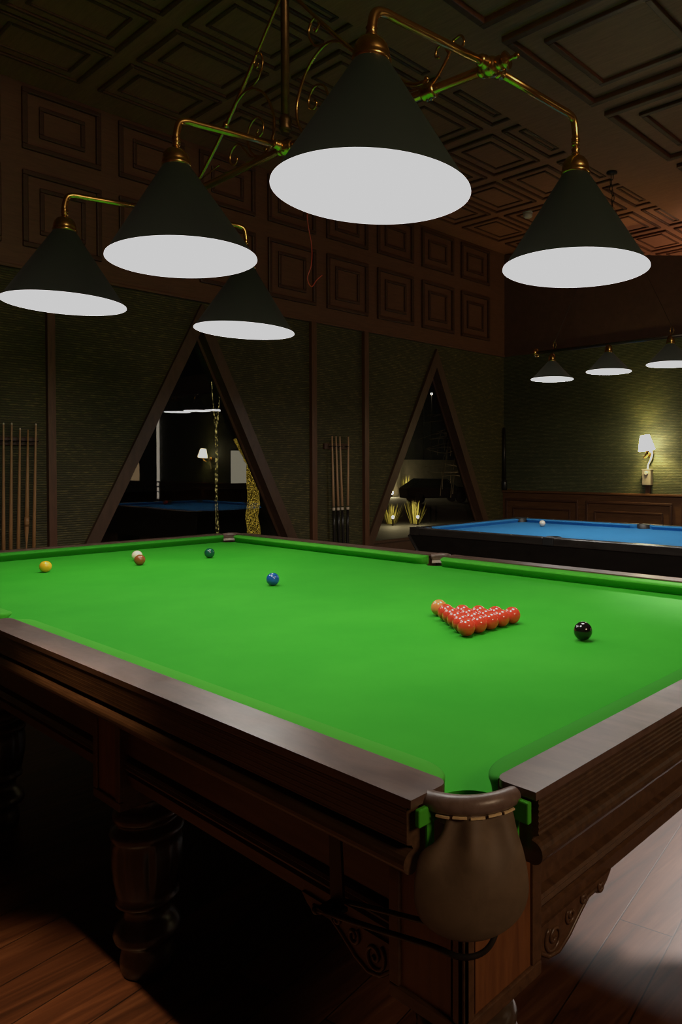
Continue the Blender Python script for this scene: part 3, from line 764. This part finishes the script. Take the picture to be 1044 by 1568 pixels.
def make_shade(loc, rot, r, h, rt, lampmat, parent, cap=True, mat='shade'):
    xf = Matrix.Translation(loc) @ rot.to_4x4()
    def X(b):
        bmesh.ops.transform(b.bm, matrix=xf, verts=b.bm.verts); return b
    s = MB(); seg = 64
    # panelled cloth cone with fine seams, double walled
    outer = []
    for k in range(9):
        t = k / 8; rr = r + (rt - r) * t
        outer.append([Vector((rr * math.cos(2 * PI * j / seg) * (0.997 if j % 8 == 0 else 1), rr * math.sin(2 * PI * j / seg) * (0.997 if j % 8 == 0 else 1), h * t)) for j in range(seg)])
    s.grid(outer, True, True)
    o = X(s).build('shade', M[mat], parent)
    lip = MB().lathe([(r - 0.004, 0.003), (r + 0.0004, 0.004), (r + 0.0012, 0.0), (r - 0.0015, -0.0015), (r - 0.006, -0.001)], (0, 0, 0), seg, False)
    X(lip).build('shade_lip', M['shade_rim'], o)['label'] = 'bright white lip'
    d = MB(); V = [d.bm.verts.new((r * 0.992 * math.cos(2 * PI * j / seg), r * 0.992 * math.sin(2 * PI * j / seg), 0.0005)) for j in range(seg)]
    d._f(V[::-1]); X(d).build('lit_opening', lampmat, o, fix=False)['label'] = 'glowing white opening'
    c = MB(); q = rt / 0.043
    c.lathe([(0.046 * q, h - 0.008), (0.050 * q, h - 0.002), (0.050 * q, h + 0.004), (0.046 * q, h + 0.008), (0.047 * q, h + 0.014), (0.0455 * q, h + 0.024), (0.041 * q, h + 0.038), (0.032 * q, h + 0.050), (0.019 * q, h + 0.058), (0.011 * q, h + 0.061), (0.011 * q, h + 0.066)], (0, 0, 0), 32)
    X(c).build('brass_cap', M['brass'], o)['label'] = 'domed brass cap'
    return o
fwv = Vector((-0.645, 0.763, 0))
TILT = {(1, -1): math.radians(-3.6), (2, 1): math.radians(1.5), (2, -1): math.radians(0.4)}
for key, (lx, ly, lz, rz) in SH.items():
    if rz is None: continue
    a = TILT.get(key, 0.0)
    rot = Matrix.Rotation(a, 3, fwv)
    make_shade(Vector((lx, ly, rz + 0.33)) + rot @ Vector((0, 0, -0.33)), rot, 0.25, 0.33, 0.043, M['lamp'], PL)
# loose wire left hanging where the sixth shade is missing
MB().tube(catmull([(0.07, 0.30, 1.725), (0.07, 0.20, 1.66), (0.07, 0.125, 1.52), (0.075, 0.140, 1.38), (0.085, 0.130, 1.30), (0.08, 0.115, 1.245), (0.08, 0.135, 1.215), (0.08, 0.160, 1.245), (0.085, 0.185, 1.27)], 6), 0.0022, 6).build('loose_wire', M['red_wire'], PL)['label'] = 'thin red loose wire'

# ================================================================== POOL TABLE
PT = thing('pool_table', 'black pool table with bright blue cloth by the panelled right wall', 'pool table', (-0.46, 3.38, ZF), world=False)
PT.rotation_euler = (0, 0, math.radians(1.0))
zo = -ZF                       # local z = world z - ZF
def L(x, y, z): return Vector((x, y, z + zo))
HX, HY, ZT = 1.385, 0.795, -0.020
bedz = -0.055
MB().box(L(-1.30, -0.70, bedz - 0.03), L(1.30, 0.70, bedz)).build('bed_cloth', M['blue'], PT)
def pcush(s0, s1, fn):
    rows = []; n = 14
    for s, d in [(s0, 0.002), (s0 + 0.045, 0.052)] + [(s0 + 0.045 + (s1 - s0 - 0.09) * k / 4, 0.052) for k in range(1, 4)] + [(s1 - 0.045, 0.052), (s1, 0.002)]:
        rows.append([fn(s, -0.006, ZT - 0.003), fn(s, 0, ZT - 0.001), fn(s, d * 0.8, ZT - 0.004), fn(s, d, ZT - 0.008), fn(s, d, ZT - 0.012), fn(s, d * 0.75, bedz), fn(s, -0.006, bedz)])
    return MB().grid(rows, True, False, True)
WX, WY = 1.30, 0.71
for sy in (-1, 1):
    f = lambda s, d, z, sy=sy: L(s, sy * (WY - d), z)
    pcush(-1.235, -0.060, f).build('cushion', M['blue'], PT); pcush(0.060, 1.235, f).build('cushion', M['blue'], PT)
for sx in (-1, 1):
    f = lambda s, d, z, sx=sx: L(sx * (WX - d), s, z)
    pcush(-0.645, 0.645, f).build('cushion', M['blue'], PT)
for sy in (-1, 1):
    for (a, c) in ((-1.25, -0.045), (0.045, 1.25)):
        b = MB(); b.box(L(a, sy * WY, ZT - 0.055), L(c, sy * HY, ZT), 0.006)
        o = b.build('top_rail', M['black_rail'], PT)
        d = MB()
        for k in range(3):
            xx = a + (c - a) * (k + 1) / 4
            d.lathe([(0.006, ZT + zo - 0.001), (0.006, ZT + zo + 0.0006)], (xx, sy * (WY + 0.045), 0), 12)
        d.build('sight_dots', M['pearl'], o)['label'] = 'pearl sight dots'
    MB().box(L(-0.046, sy * (WY + 0.03), ZT - 0.056), L(0.046, sy * (HY + 0.001), ZT + 0.003), 0.006).build('pocket_iron', M['rubber'], PT)
    MB().lathe([(0.058, bedz + zo - 0.028), (0.058, ZT + zo + 0.002), (0.050, ZT + zo + 0.004), (0.048, bedz + zo - 0.028)], (0, sy * (WY + 0.010), 0), 24, False).build('pocket', M['rubber'], PT)
for sx in (-1, 1):
    MB().box(L(sx * WX, -0.66, ZT - 0.055), L(sx * HX, 0.66, ZT), 0.006).build('top_rail', M['black_rail'], PT)
    for sy in (-1, 1):
        b = MB(); b.prism([(sx * 1.25, sy * HY), (sx * (HX - 0.03), sy * HY), (sx * HX, sy * (HY - 0.03)), (sx * HX, sy * 0.66), (sx * (WX + 0.03), sy * 0.66), (sx * 1.25, sy * (WY + 0.03))], lambda u, v, h: L(u, v, h), ZT - 0.056, ZT + 0.003)
        b.build('corner_casting', M['black_rail'], PT)
        MB().lathe([(0.066, bedz + zo - 0.028), (0.066, ZT + zo + 0.003), (0.057, ZT + zo + 0.005), (0.055, bedz + zo - 0.028)], (sx * 1.288, sy * 0.690, 0), 24, False).build('pocket', M['rubber'], PT)
# tapering cabinet body with lighter corner edges
b = MB(); zb0, zb1 = ZT - 0.056, -0.40
tp, bt = (HX - 0.015, HY - 0.012), (HX - 0.20, HY - 0.075)
def ringp(h, z): return [L(-h[0], -h[1], z), L(h[0], -h[1], z), L(h[0], h[1], z), L(-h[0], h[1], z)]
b.grid([ringp(tp, zb0), ringp(bt, zb1)], True, False, True); b.build('body', M['black'], PT)
for sx in (-1, 1):
    for sy in (-1, 1):
        b = MB(); q0 = L(sx * (tp[0] + 0.002), sy * (tp[1] + 0.002), zb0 - 0.002); q1 = L(sx * (bt[0] + 0.002), sy * (bt[1] + 0.002), zb1)
        b.tube([q0, q1], 0.014, 4); b.build('corner_trim', M['black_rail'], PT)
        b = MB(); b.box(L(sx * 1.0 - 0.11, sy * 0.52 - 0.11, -0.86), L(sx * 1.0 + 0.11, sy * 0.52 + 0.11, -0.395), 0.02); b.build('leg', M['black'], PT)
wb = MB().sphere((0, 0, 0), 0.0286, 32, 16).build('pool_cue_ball', ball_mat('pool_cue_resin', (0.78, 0.70, 0.56)))
wb.location = (-1.265, 3.70, bedz + 0.0290); tag(wb, 'white cue ball alone on the blue pool cloth', 'pool ball')
pb0 = MB().sphere((0, 0, 0), 0.0286, 32, 16)
pm = [('red', (0.5, 0.02, 0.01)), ('black', (0.012, 0.012, 0.012)), ('purple', (0.09, 0.02, 0.12)), ('yellow', (0.8, 0.4, 0.02)), ('orange', (0.7, 0.16, 0.02))]
for k, (nm, c) in enumerate(pm):
    o = MB().sphere((0, 0, 0), 0.0286, 32, 16).build('pool_ball', ball_mat('pool_%s_resin' % nm, c))
    o.location = (0.50 + 0.055 * (k // 2), 3.38 + 0.06 * (k % 2) + 0.03 * (k // 2), bedz + 0.0290)
    tag(o, '%s pool ball on the blue table, seen reflected in the left window' % nm, 'pool ball', 'coloured pool balls on the blue table')

# pool light: dark bar with three green cones on thin cords
QL = thing('pool_table_light', 'dark bar hanging light with three small green cone shades above the blue table', 'hanging light', (-0.4, 3.36, ZC - 0.085))
yq = 3.36; zq = 1.440
MB().tube([(-1.07, yq, zq), (0.27, yq, zq)], 0.013, 12).build('bar', M['black_rail'], QL)
for e, x in ((-1, -1.09), (1, 0.29)):
    MB().lathe([(0.008, -0.02), (0.034, -0.012), (0.040, 0.0), (0.034, 0.012), (0.012, 0.02)], (x, yq, zq), 20, True, 'x').build('end_finial', M['brass'], QL)
for x, z in ((-0.93, 1.205), (-0.40, 1.224), (0.115, 1.234)):
    make_shade(Vector((x, yq, z)), Matrix.Identity(3), 0.175, 0.155, 0.028, M['pool_lamp'], QL)
for x in (-0.905, 0.125):
    b = MB(); hk = Vector((x, yq, zq))
    b.tube(catmull([hk + Vector((0, 0, 0.008)), hk + Vector((-0.014, 0, 0.04)), hk + Vector((0.0, 0, 0.075)), hk + Vector((0.016, 0, 0.045)), hk + Vector((0.004, 0, 0.02))], 5), 0.0035, 6)
    b.build('hook', M['brass'], QL)
    MB().tube([hk + Vector((0, 0, 0.072)), Vector((-0.87 + 0.01 * (x > -0.4), 4.24, ZL - 0.30))], 0.0016, 5).build('cord', M['iron'], QL)
b = MB()
for k in range(6):
    z = ZL - 0.29 + 0.05 * k; c = Vector((-0.87 + 0.012 * math.sin(k * 1.3), 4.24, z)); ax = Vector((1, 0, 0)) if k % 2 else Vector((0, 1, 0))
    b.tube([c + ax * 0.012 * math.cos(t) + Vector((0, 0, 0.032 * math.sin(t))) for t in [2 * PI * j / 12 for j in range(13)]], 0.004, 6, False)
b.lathe([(0.05, ZL), (0.05, ZL - 0.012), (0.012, ZL - 0.02)], (-0.87, 4.24, 0), 20)
b.build('chain', M['iron'], QL)

# ================================================================== CUES AND RACKS
def cue(kind):
    t = thing('snooker_cue', '', 'cue', world=False)
    if kind == 'ash':
        MB().lathe([(0.0068, 0.50), (0.0125, 0.50), (0.0105, 0.80), (0.0078, 1.20), (0.0055, 1.455), (0.0050, 1.462)], (0, 0, 0), 14).build('shaft', M['ash'], t)
        MB().lathe([(0.0130, 0.0), (0.0148, 0.004), (0.0148, 0.02), (0.0142, 0.25), (0.0126, 0.50)], (0, 0, 0), 14).build('butt', M['rosewood'], t)
        MB().lathe([(0.0050, 1.452), (0.0054, 1.462), (0.0050, 1.468), (0.0026, 1.471)], (0, 0, 0), 12).build('tip', M['ivory'], t)
    else:
        MB().lathe([(0.0128, 0.755), (0.0108, 1.00), (0.0085, 1.30), (0.0068, 1.462)], (0, 0, 0), 14).build('shaft', M['maple'], t)
        MB().lathe([(0.0140, 0.715), (0.0150, 0.718), (0.0150, 0.738), (0.0132, 0.742)], (0, 0, 0), 14).build('joint_collar', M['ivory'], t)
        MB().lathe([(0.0140, 0.0), (0.0162, 0.006), (0.0158, 0.20), (0.0145, 0.55), (0.0135, 0.716)], (0, 0, 0), 14).build('butt', M['ebony'], t)
        MB().lathe([(0.0163, 0.355), (0.0168, 0.357), (0.0168, 0.365), (0.0160, 0.367)], (0, 0, 0), 14).build('gold_ring', M['brass'], t)
        MB().lathe([(0.0064, 1.458), (0.0068, 1.464), (0.0050, 1.470)], (0, 0, 0), 12).build('tip', M['iron'], t)
    return t
xw = XA + 0.075
words = ['leftmost ash cue at the frame edge on the left rack', 'second ash cue from the left on the left rack', 'third ash cue from the left on the left rack, top slightly lower', 'fourth ash cue on the left rack, tapering to a thin pointed foot', 'rightmost ash cue on the left rack, beside the brown batten']
c0 = cue('ash')
for k, (y, yb, zt) in enumerate(((0.088, 0.080, 0.797), (0.139, 0.124, 0.799), (0.192, 0.172, 0.766), (0.243, 0.224, 0.766), (0.294, 0.272, 0.801))):
    t = c0 if k == 0 else (copy_tree(c0) if k != 3 else None)
    if t is None:      # spliced cue standing on its tip end
        t = thing('snooker_cue', '', 'cue', world=False)
        MB().lathe([(0.0050, 1.46), (0.0085, 1.20), (0.0125, 0.90), (0.0150, 0.75)][::-1], (0, 0, 0), 14).build('shaft', M['ash'], t)
        MB().lathe([(0.0040, 0.0), (0.0045, 0.30), (0.0050, 0.62), (0.0120, 0.70), (0.0158, 0.79), (0.0150, 0.82)], (0, 0, 0), 14).build('butt', M['ash'], t)
    t.location = (xw, yb - 0.622 * (y - yb), -0.673); t.scale = (1, 1, (zt + 0.673) / 1.471); t.rotation_euler = (-math.atan2(y - yb, 0.9), 0, 0)
    t['label'] = words[k]; t['category'] = 'cue'; t['group'] = 'cues on the left rack'
words = ['leftmost two-tone cue on the rack between two brown battens', 'second two-tone cue from the left on the rack between two brown battens', 'third two-tone cue from the left on the rack between two brown battens', 'two-tone cue standing apart at the right end of the rack between battens']
c0 = cue('maple')
for k, (y, yb) in enumerate(((2.992, 3.010), (3.042, 3.068), (3.092, 3.120), (3.204, 3.192))):
    t = c0 if k == 0 else copy_tree(c0)
    tl = math.atan2(yb - y, 0.75)
    t.location = (xw, y + (yb - y) * 1.95, 0.800 - 1.471); t.rotation_euler = (tl, 0, 0)
    t['label'] = words[k]; t['category'] = 'cue'; t['group'] = 'two-tone cues between the battens'
def rack(y0, y1, z, label, ys):
    t = thing('cue_rack', label, 'cue rack', (XA, (y0 + y1) / 2, ZF))
    MB().box((XA - 0.002, y0, z - 0.03), (XA + 0.03, y1, z + 0.03), 0.006).build('clip_board', M['panel_dark'], t)
    for y in ys:
        b = MB(); b.tube(catmull([(XA + 0.028, y, z), (XA + 0.05, y - 0.018, z), (XA + 0.078, y - 0.020, z), (XA + 0.095, y - 0.012, z)], 4), 0.004, 6)
        b.tube(catmull([(XA + 0.028, y, z), (XA + 0.05, y + 0.018, z), (XA + 0.078, y + 0.020, z), (XA + 0.095, y + 0.012, z)], 4), 0.004, 6)
        b.build('clip', M['iron'], t)
    b = MB(); b.box((XA - 0.002, y0, ZF + 0.12), (XA + 0.13, y1, ZF + 0.185), 0.006).box((XA - 0.002, y0 + 0.01, ZF + 0.18), (XA + 0.025, y1 - 0.01, ZF + 0.20))
    b.build('foot_shelf', M['panel_dark'], t)
rack(-0.05, 0.325, 0.672, 'dark wooden cue rack holding plain ash cues beside the leftmost batten', (0.088, 0.14, 0.19, 0.242, 0.292))
rack(2.935, 3.265, 0.690, 'dark wooden cue rack holding pale-shafted black-butt cues between two battens', (2.994, 3.045, 3.096, 3.202))
t = thing('cue_case', 'slim black case standing upright in the dark room corner on the wainscot ledge', 'cue case', (XA + 0.05, YB - 0.04, 0.172))
MB().tube([(XA + 0.03, YB - 0.03, 0.30), (XA + 0.03, YB - 0.03, 0.985)], [0.024, 0.017], 10).build('barrel', M['ebony'], t)
MB().lathe([(0.026, 0.173), (0.034, 0.19), (0.034, 0.27), (0.024, 0.31)], (XA + 0.035, YB - 0.03, 0), 16).build('foot', M['ebony'], t)
MB().box((XA + 0.085, YB - 0.040, 0.172), (XA + 0.145, YB - 0.015, 0.188), 0.003).build('brass_clasp', M['brass'], t)

# ================================================================== SCONCES, SWITCH BOX, DETECTOR
def sconce(x, label, light=True):
    y = YB; t = thing('wall_sconce', label, 'wall light', (x, y, 0.63))
    sh = MB(); a = math.radians(-9); sx_ = x + 0.035
    xf = Matrix.Translation((sx_, y - 0.165, 0.742)) @ Matrix.Rotation(a, 4, 'Y')
    sh.lathe([(0.092, -0.082), (0.052, 0.082)], (0, 0, 0), 40, False)
    bmesh.ops.transform(sh.bm, matrix=xf, verts=sh.bm.verts)
    sh.build('lamp_shade', M['sconce'], t)
    b = MB(); b.tube(catmull([(x + 0.005, y - 0.02, 0.625), (x - 0.01, y - 0.07, 0.585), (x - 0.005, y - 0.13, 0.580), (sx_, y - 0.163, 0.62), (sx_, y - 0.165, 0.70)], 6), 0.008, 10)
    b.build('curved_arm', M['brass'], t)
    MB().lathe([(0.045, 0.005), (0.045, -0.012), (0.03, -0.022), (0.012, -0.03)], (x + 0.005, y, 0.635), 24, True, 'y').build('back_plate', M['brass'], t)
    MB().tube(catmull([(x + 0.03, y - 0.028, 0.675), (x + 0.045, y - 0.026, 0.62), (x + 0.022, y - 0.022, 0.55), (x - 0.005, y - 0.02, 0.50), (x - 0.015, y - 0.02, 0.44)], 6), 0.011, 10).build('cord', M['cord'], t)
    ld = bpy.data.lights.new('sconce_bulb', 'POINT'); ld.energy = 22; ld.color = (1.0, 0.76, 0.26); ld.shadow_soft_size = 0.03
    lo = bpy.data.objects.new('sconce_bulb', ld); COL.objects.link(lo); lo.location = (sx_, y - 0.165, 0.745)
    return t
sconce(-1.32, 'lit brass wall sconce with white cone shade on the green right wall')
sconce(3.60, 'second lit brass wall sconce, seen only reflected in the left triangular window')
def switch_box(x, label):
    t = thing('switch_box', label, 'switch box', (x, YB, 0.26))
    b = MB(); b.box((x - 0.052, YB - 0.055, 0.268), (x + 0.052, YB + 0.004, 0.448), 0.006).build('box_body', M['beige'], t)
    MB().lathe([(0.022, -0.056), (0.024, -0.062), (0.018, -0.068)], (x, YB, 0.405), 20, True, 'y').build('dial', M['plastic'], t)
    MB().box((x - 0.058, YB - 0.058, 0.440), (x + 0.058, YB + 0.003, 0.452), 0.003).build('cover_lip', M['beige'], t)
    MB().box((x - 0.024, YB - 0.03, 0.170), (x + 0.030, YB + 0.004, 0.268), 0.003).build('conduit', M['panel_dark'], t)
switch_box(-1.335, 'beige switch box with round dial on the wall below the lit sconce')
t = thing('smoke_detector', 'small round white smoke detector on the coffered wooden ceiling', 'smoke detector', (-2.21, 4.79, ZC))
MB().lathe([(0.055, ZC), (0.055, ZC - 0.012), (0.050, ZC - 0.02)], (-2.21, 4.79, 0), 28).build('mount', M['plastic'], t)
MB().lathe([(0.050, ZC - 0.018), (0.050, ZC - 0.05), (0.038, ZC - 0.062), (0.012, ZC - 0.066)], (-2.21, 4.79, 0), 28).build('sensor_dome', M['plastic'], t)

# far end of the room, seen reflected in the left window
struct(MB().box((5.68, YB - 0.03, -0.20), (5.75, YB + 0.005, 1.55)).build('trim_11', M['white_strip']))
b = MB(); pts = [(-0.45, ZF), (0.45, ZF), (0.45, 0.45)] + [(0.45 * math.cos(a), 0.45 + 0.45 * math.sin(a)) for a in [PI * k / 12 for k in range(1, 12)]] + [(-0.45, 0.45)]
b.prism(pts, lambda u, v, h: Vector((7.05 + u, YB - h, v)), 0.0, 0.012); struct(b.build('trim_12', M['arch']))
t = thing('iron_railing', 'black wrought iron railing before the lit arch, reflected in the left window', 'railing', (7.05, YB - 0.5, ZF))
MB().box((6.55, YB - 0.515, 0.10), (7.65, YB - 0.485, 0.14)).build('top_bar', M['iron'], t)
for k in range(9):
    MB().tube([(6.60 + 0.125 * k, YB - 0.5, ZF), (6.60 + 0.125 * k, YB - 0.5, 0.55 if k % 2 else 0.12)], 0.014, 8).build('baluster', M['iron'], t)

# ================================================================== OUTSIDE
ZO = -1.72
struct(MB().box((-60, -10, ZO - 0.1), (XA - 0.13, 70, ZO)).build('ground', M['asphalt']))
struct(MB().box((-37, 31.5, ZO), (-36.6, 60, 0.95)).build('wall_garden', M['outside_wall']))
# fairy-lit trees
def lit_tree(x, y, r, h, label, mat, lean=0.0):
    t = thing('lit_tree', label, 'tree', (x, y, ZO))
    random.seed(int(x * 10)); b = MB()
    pts = [(x + random.uniform(-.02, .02), y + lean * k / 8 + random.uniform(-1, 1) * r * 0.25, ZO + h * k / 8) for k in range(9)]
    b.tube(pts, [r * (1.15 - 0.06 * k) * random.uniform(0.85, 1.15) for k in range(9)], 10); b.build('trunk', mat, t)
    for s in (-1, 1):
        b = MB(); b.tube(catmull([(x, y, ZO + h * 0.9), (x, y + s * r * 1.6, ZO + h * 1.0), (x, y + s * r * 3.2, ZO + h * 1.18)], 5), [r * 0.5] * 5 + [r * 0.25] * 6, 8); b.build('branch', mat, t)
lit_tree(-14.0, 9.08, 0.17, 2.45, 'tree trunk wrapped in gold fairy lights outside the left triangular window', M['fairy'], -0.10)
lit_tree(-10.0, 5.66, 0.028, 3.2, 'thin vertical stem with gold fairy lights outside the left triangular window', M['fairy_thin'])
struct(MB().box((-20.0, 12.10, -0.10), (-19.9, 12.95, 1.02)).build('window_3', M['shutter']))
# right window: parked car, garden lights with plants, street lamps
CP = Vector((-27.5, 30.4, ZO))
car = thing('parked_car', 'dark hatchback car parked outside, seen through the right triangular window', 'car', CP, world=False)
car.rotation_euler = (0, 0, math.radians(62))
side = [(-2.0, 0.30), (2.05, 0.30), (2.12, 0.62), (1.95, 0.86), (1.05, 0.98), (0.45, 1.42), (-1.15, 1.46), (-1.85, 1.02), (-2.06, 0.85)]
rows = []
for w, s in ((-0.86, 0.96), (-0.80, 1.0), (0.80, 1.0), (0.86, 0.96)): rows.append([Vector((u * s, w, 0.30 + (v - 0.30) * s)) for u, v in side])
MB().grid(rows, True, False, True).build('body', M['car'], car)
for s in (-1, 1):
    MB().prism([(-1.62, 1.02), (0.72, 1.02), (0.38, 1.36), (-1.10, 1.39)], lambda u, v, h: Vector((u, h, v)), s * 0.855, s * 0.868).build('side_window', M['car_glass'], car)
    for wx in (-1.28, 1.30):
        MB().lathe([(0.20, -0.10), (0.32, -0.10), (0.33, 0.0), (0.32, 0.10), (0.20, 0.10)], (wx, s * 0.78, 0.32), 24, True, 'y').build('wheel', M['rubber'], car)
    MB().sphere((2.02, s * 0.62, 0.72), 0.11, 14, 8, (0.5, 1.2, 0.7)).build('headlamp', M['chrome'], car)
MB().prism([(1.02, 1.005), (0.45, 1.425), (0.44, 1.41), (1.00, 0.995)], lambda u, v, h: Vector((u, h, v)), -0.72, 0.72).build('windscreen', M['car_glass'], car)
def garden_light(x, y, label, sc=1.0, pl=True):
    t = thing('garden_light', label, 'garden light', (x, y, ZO))
    MB().lathe([(0.03, ZO), (0.03, ZO + 0.20), (0.06, ZO + 0.21), (0.06, ZO + 0.25)], (x, y, 0), 12).build('stake', M['iron'], t)
    MB().sphere((x, y, ZO + 0.31), 0.085 * sc, 12, 8).build('bulb', M['garden_bulb'], t)
    ld = bpy.data.lights.new('garden_glow', 'POINT'); ld.energy = 70 * sc; ld.color = (1.0, 0.80, 0.42); ld.shadow_soft_size = 0.1
    lo = bpy.data.objects.new('garden_glow', ld); COL.objects.link(lo); lo.location = (x + 0.12, y - 0.1, ZO + 0.5)
def shrub(x, y, h, label, grp):
    random.seed(int(abs(x * 7 + y * 3))); b = MB()
    for k in range(70):
        a = random.random() * 2 * PI; rr = random.random() * 0.20; top = h * random.uniform(0.5, 1.0)
        p0 = Vector((x + rr * math.cos(a), y + rr * math.sin(a), ZO)); p1 = Vector((x + rr * 2 * math.cos(a), y + rr * 2 * math.sin(a), ZO + top * 0.6)); p2 = Vector((x + rr * 2.6 * math.cos(a), y + rr * 2.6 * math.sin(a), ZO + top))
        w = 0.018; n = Vector((-math.sin(a), math.cos(a), 0)) * w
        V = [b.bm.verts.new(p) for p in (p0 - n, p0 + n, p1 + n, p1 - n, p2)]
        b._f([V[0], V[1], V[2], V[3]]); b._f([V[3], V[2], V[4]])
    tag(b.build('garden_shrub', M['leaf']), label, 'shrub', grp)
garden_light(-17.2, 17.05, 'left garden spotlight low outside the right triangular window', 0.6)
garden_light(-16.6, 17.75, 'right garden spotlight low outside the right triangular window', 0.6)
garden_light(-35.2, 34.1, 'distant garden light by the pale wall, left of the car', 1.6)
garden_light(-35.2, 36.0, 'distant garden light by the pale wall, just left of the car', 1.6)
shrub(-17.9, 17.60, 0.85, 'spiky shrub lit by the left garden spotlight', 'lit garden shrubs')
shrub(-17.3, 18.30, 0.95, 'spiky shrub lit by the right garden spotlight', 'lit garden shrubs')
shrub(-35.9, 34.2, 2.2, 'tall shrub by the pale wall left of the car', 'lit garden shrubs')
shrub(-35.9, 36.2, 1.6, 'lower shrub by the pale wall left of the car', 'lit garden shrubs')
shrub(-33.0, 40.0, 2.3, 'tall shrub beyond the right end of the parked car', 'lit garden shrubs')
for x, y, z, lab in ((-40.0, 43.3, 6.55, 'bright distant street lamp high in the right triangular window'), (-40.0, 42.3, 6.80, 'dim distant street lamp high in the right triangular window')):
    t = thing('street_lamp', lab, 'street lamp', (x, y, ZO))
    MB().tube([(x, y, ZO), (x, y, z - 0.1)], 0.05, 8).build('post', M['iron'], t)
    MB().sphere((x, y, z), 0.085 if 'bright' in lab else 0.05, 12, 8).build('bulb', M['street_bulb'], t)
# bare tree whose twigs cross the upper pane
t = thing('bare_tree', 'bare tree whose pale twigs cross the upper right triangular window outside', 'tree', (-15.0, 19.7, ZO))
MB().tube(catmull([(-15, 19.7, ZO), (-15.1, 19.8, 0.6), (-15, 19.7, 2.6), (-14.9, 19.4, 4.2)], 5), [0.13] * 5 + [0.10] * 5 + [0.06] * 6, 8).build('trunk', M['bark'], t)
random.seed(5); b = MB()
for k in range(30):
    z0 = random.uniform(0.2, 3.6); l = random.uniform(1.6, 3.2); dz = random.uniform(-0.2, 0.5)
    p = [Vector((-15.0, 19.65, z0))]
    for j in range(3):
        p.append(p[-1] + Vector((random.uniform(-.2, .2), -l / 3, dz * (1 - j * 0.6) + random.uniform(-.2, .12))))
    b.tube(catmull(p, 4), [0.022] * 4 + [0.013] * 4 + [0.007] * 5, 5)
    q = p[2]; b.tube(catmull([q, q + Vector((0.1, -0.25, -0.35)), q + Vector((0.1, -0.3, -0.8))], 4), 0.006, 4)
b.build('twigs', M['bark'], t)
ld = bpy.data.lights.new('tree_uplight', 'POINT'); ld.energy = 40; ld.color = (1.0, 0.8, 0.5); ld.shadow_soft_size = 0.1
lo = bpy.data.objects.new('tree_uplight', ld); COL.objects.link(lo); lo.location = (-14.2, 18.4, ZO + 0.4)

# ================================================================== LIGHT
def area(name, loc, target, size, energy, color, spread=PI):
    ld = bpy.data.lights.new(name, 'AREA'); ld.shape = 'DISK'; ld.size = size; ld.energy = energy; ld.color = color; ld.spread = spread
    o = bpy.data.objects.new(name, ld); COL.objects.link(o); o.location = loc
    o.rotation_euler = (Vector(target) - Vector(loc)).to_track_quat('-Z', 'Y').to_euler()
    return o
def spot(name, loc, target, energy, color, ang, blend=0.5, size=0.05):
    ld = bpy.data.lights.new(name, 'SPOT'); ld.energy = energy; ld.color = color; ld.spot_size = ang; ld.spot_blend = blend; ld.shadow_soft_size = size
    o = bpy.data.objects.new(name, ld); COL.objects.link(o); o.location = loc
    o.rotation_euler = (Vector(target) - Vector(loc)).to_track_quat('-Z', 'Y').to_euler()
spot('downlight_left', (0.68, -1.78, 3.1), (0.72, -1.88, ZF), 560, (1.0, 0.62, 0.30), math.radians(34), 0.30, 0.035)
area('room_glow', (6.0, -0.9, 2.9), (1.9, -0.6, -0.1), 1.6, 105, (1.0, 0.70, 0.44))  # unseen fill, added as warm ambient from behind the camera
spot('right_floor_fill', (1.10, 3.5, 1.45), (1.50, 0.33, ZF), 820, (1.0, 0.84, 0.76), math.radians(22), 0.5, 0.10)  # unseen spot added to brighten the floor at right
area('glow_beyond_partition', (-0.6, 7.2, 2.1), (-1.2, 6.8, 3.2), 1.2, 12, (1.0, 0.72, 0.46))  # unseen uplight added to brighten the ceiling behind the partition
w = bpy.data.worlds.new('night'); bpy.context.scene.world = w; w.use_nodes = True
w.node_tree.nodes['Background'].inputs[0].default_value = (0.55, 0.50, 0.42, 1)
w.node_tree.nodes['Background'].inputs[1].default_value = 0.0012

# ================================================================== CAMERA
cd = bpy.data.cameras.new('camera'); cam = bpy.data.objects.new('camera', cd); COL.objects.link(cam)
yaw, pitch, roll = 2.27327269, -0.01422128, -0.00140680
fwd = Vector((math.cos(pitch) * math.cos(yaw), math.cos(pitch) * math.sin(yaw), math.sin(pitch)))
rt = fwd.cross(Vector((0, 0, 1))).normalized(); up = rt.cross(fwd)
r2 = rt * math.cos(roll) + up * math.sin(roll); u2 = -rt * math.sin(roll) + up * math.cos(roll)
cam.matrix_world = Matrix(((r2.x, u2.x, -fwd.x, 2.48377646), (r2.y, u2.y, -fwd.y, -1.70909607), (r2.z, u2.z, -fwd.z, 0.49263858), (0, 0, 0, 1)))
cd.sensor_fit = 'VERTICAL'; cd.sensor_height = 36.0; cd.lens = 25.72592758
cd.shift_x = -0.12729563; cd.shift_y = -0.03511285
cd.clip_start = 0.02; cd.clip_end = 200
sc = bpy.context.scene; sc.camera = cam
sc.view_settings.view_transform = 'Standard'; sc.view_settings.look = 'None'
sc.view_settings.exposure = 0.0
# highlight roll-off of the photograph: whites settle at a soft light grey
vs = sc.view_settings; vs.use_curve_mapping = True
cm = vs.curve_mapping; cm.extend = 'HORIZONTAL'
cv = cm.curves[3]
cv.points[0].location = (0, 0); cv.points[1].location = (1.0, 0.585)
cv.points.new(0.42, 0.42); cv.points.new(0.62, 0.545)
cm.update()
sc.cycles.use_denoising = True
sc.cycles.max_bounces = 8; sc.cycles.sample_clamp_indirect = 6
for o in list(bpy.data.objects):
    if o.get('worldparts') is not None: del o['worldparts']
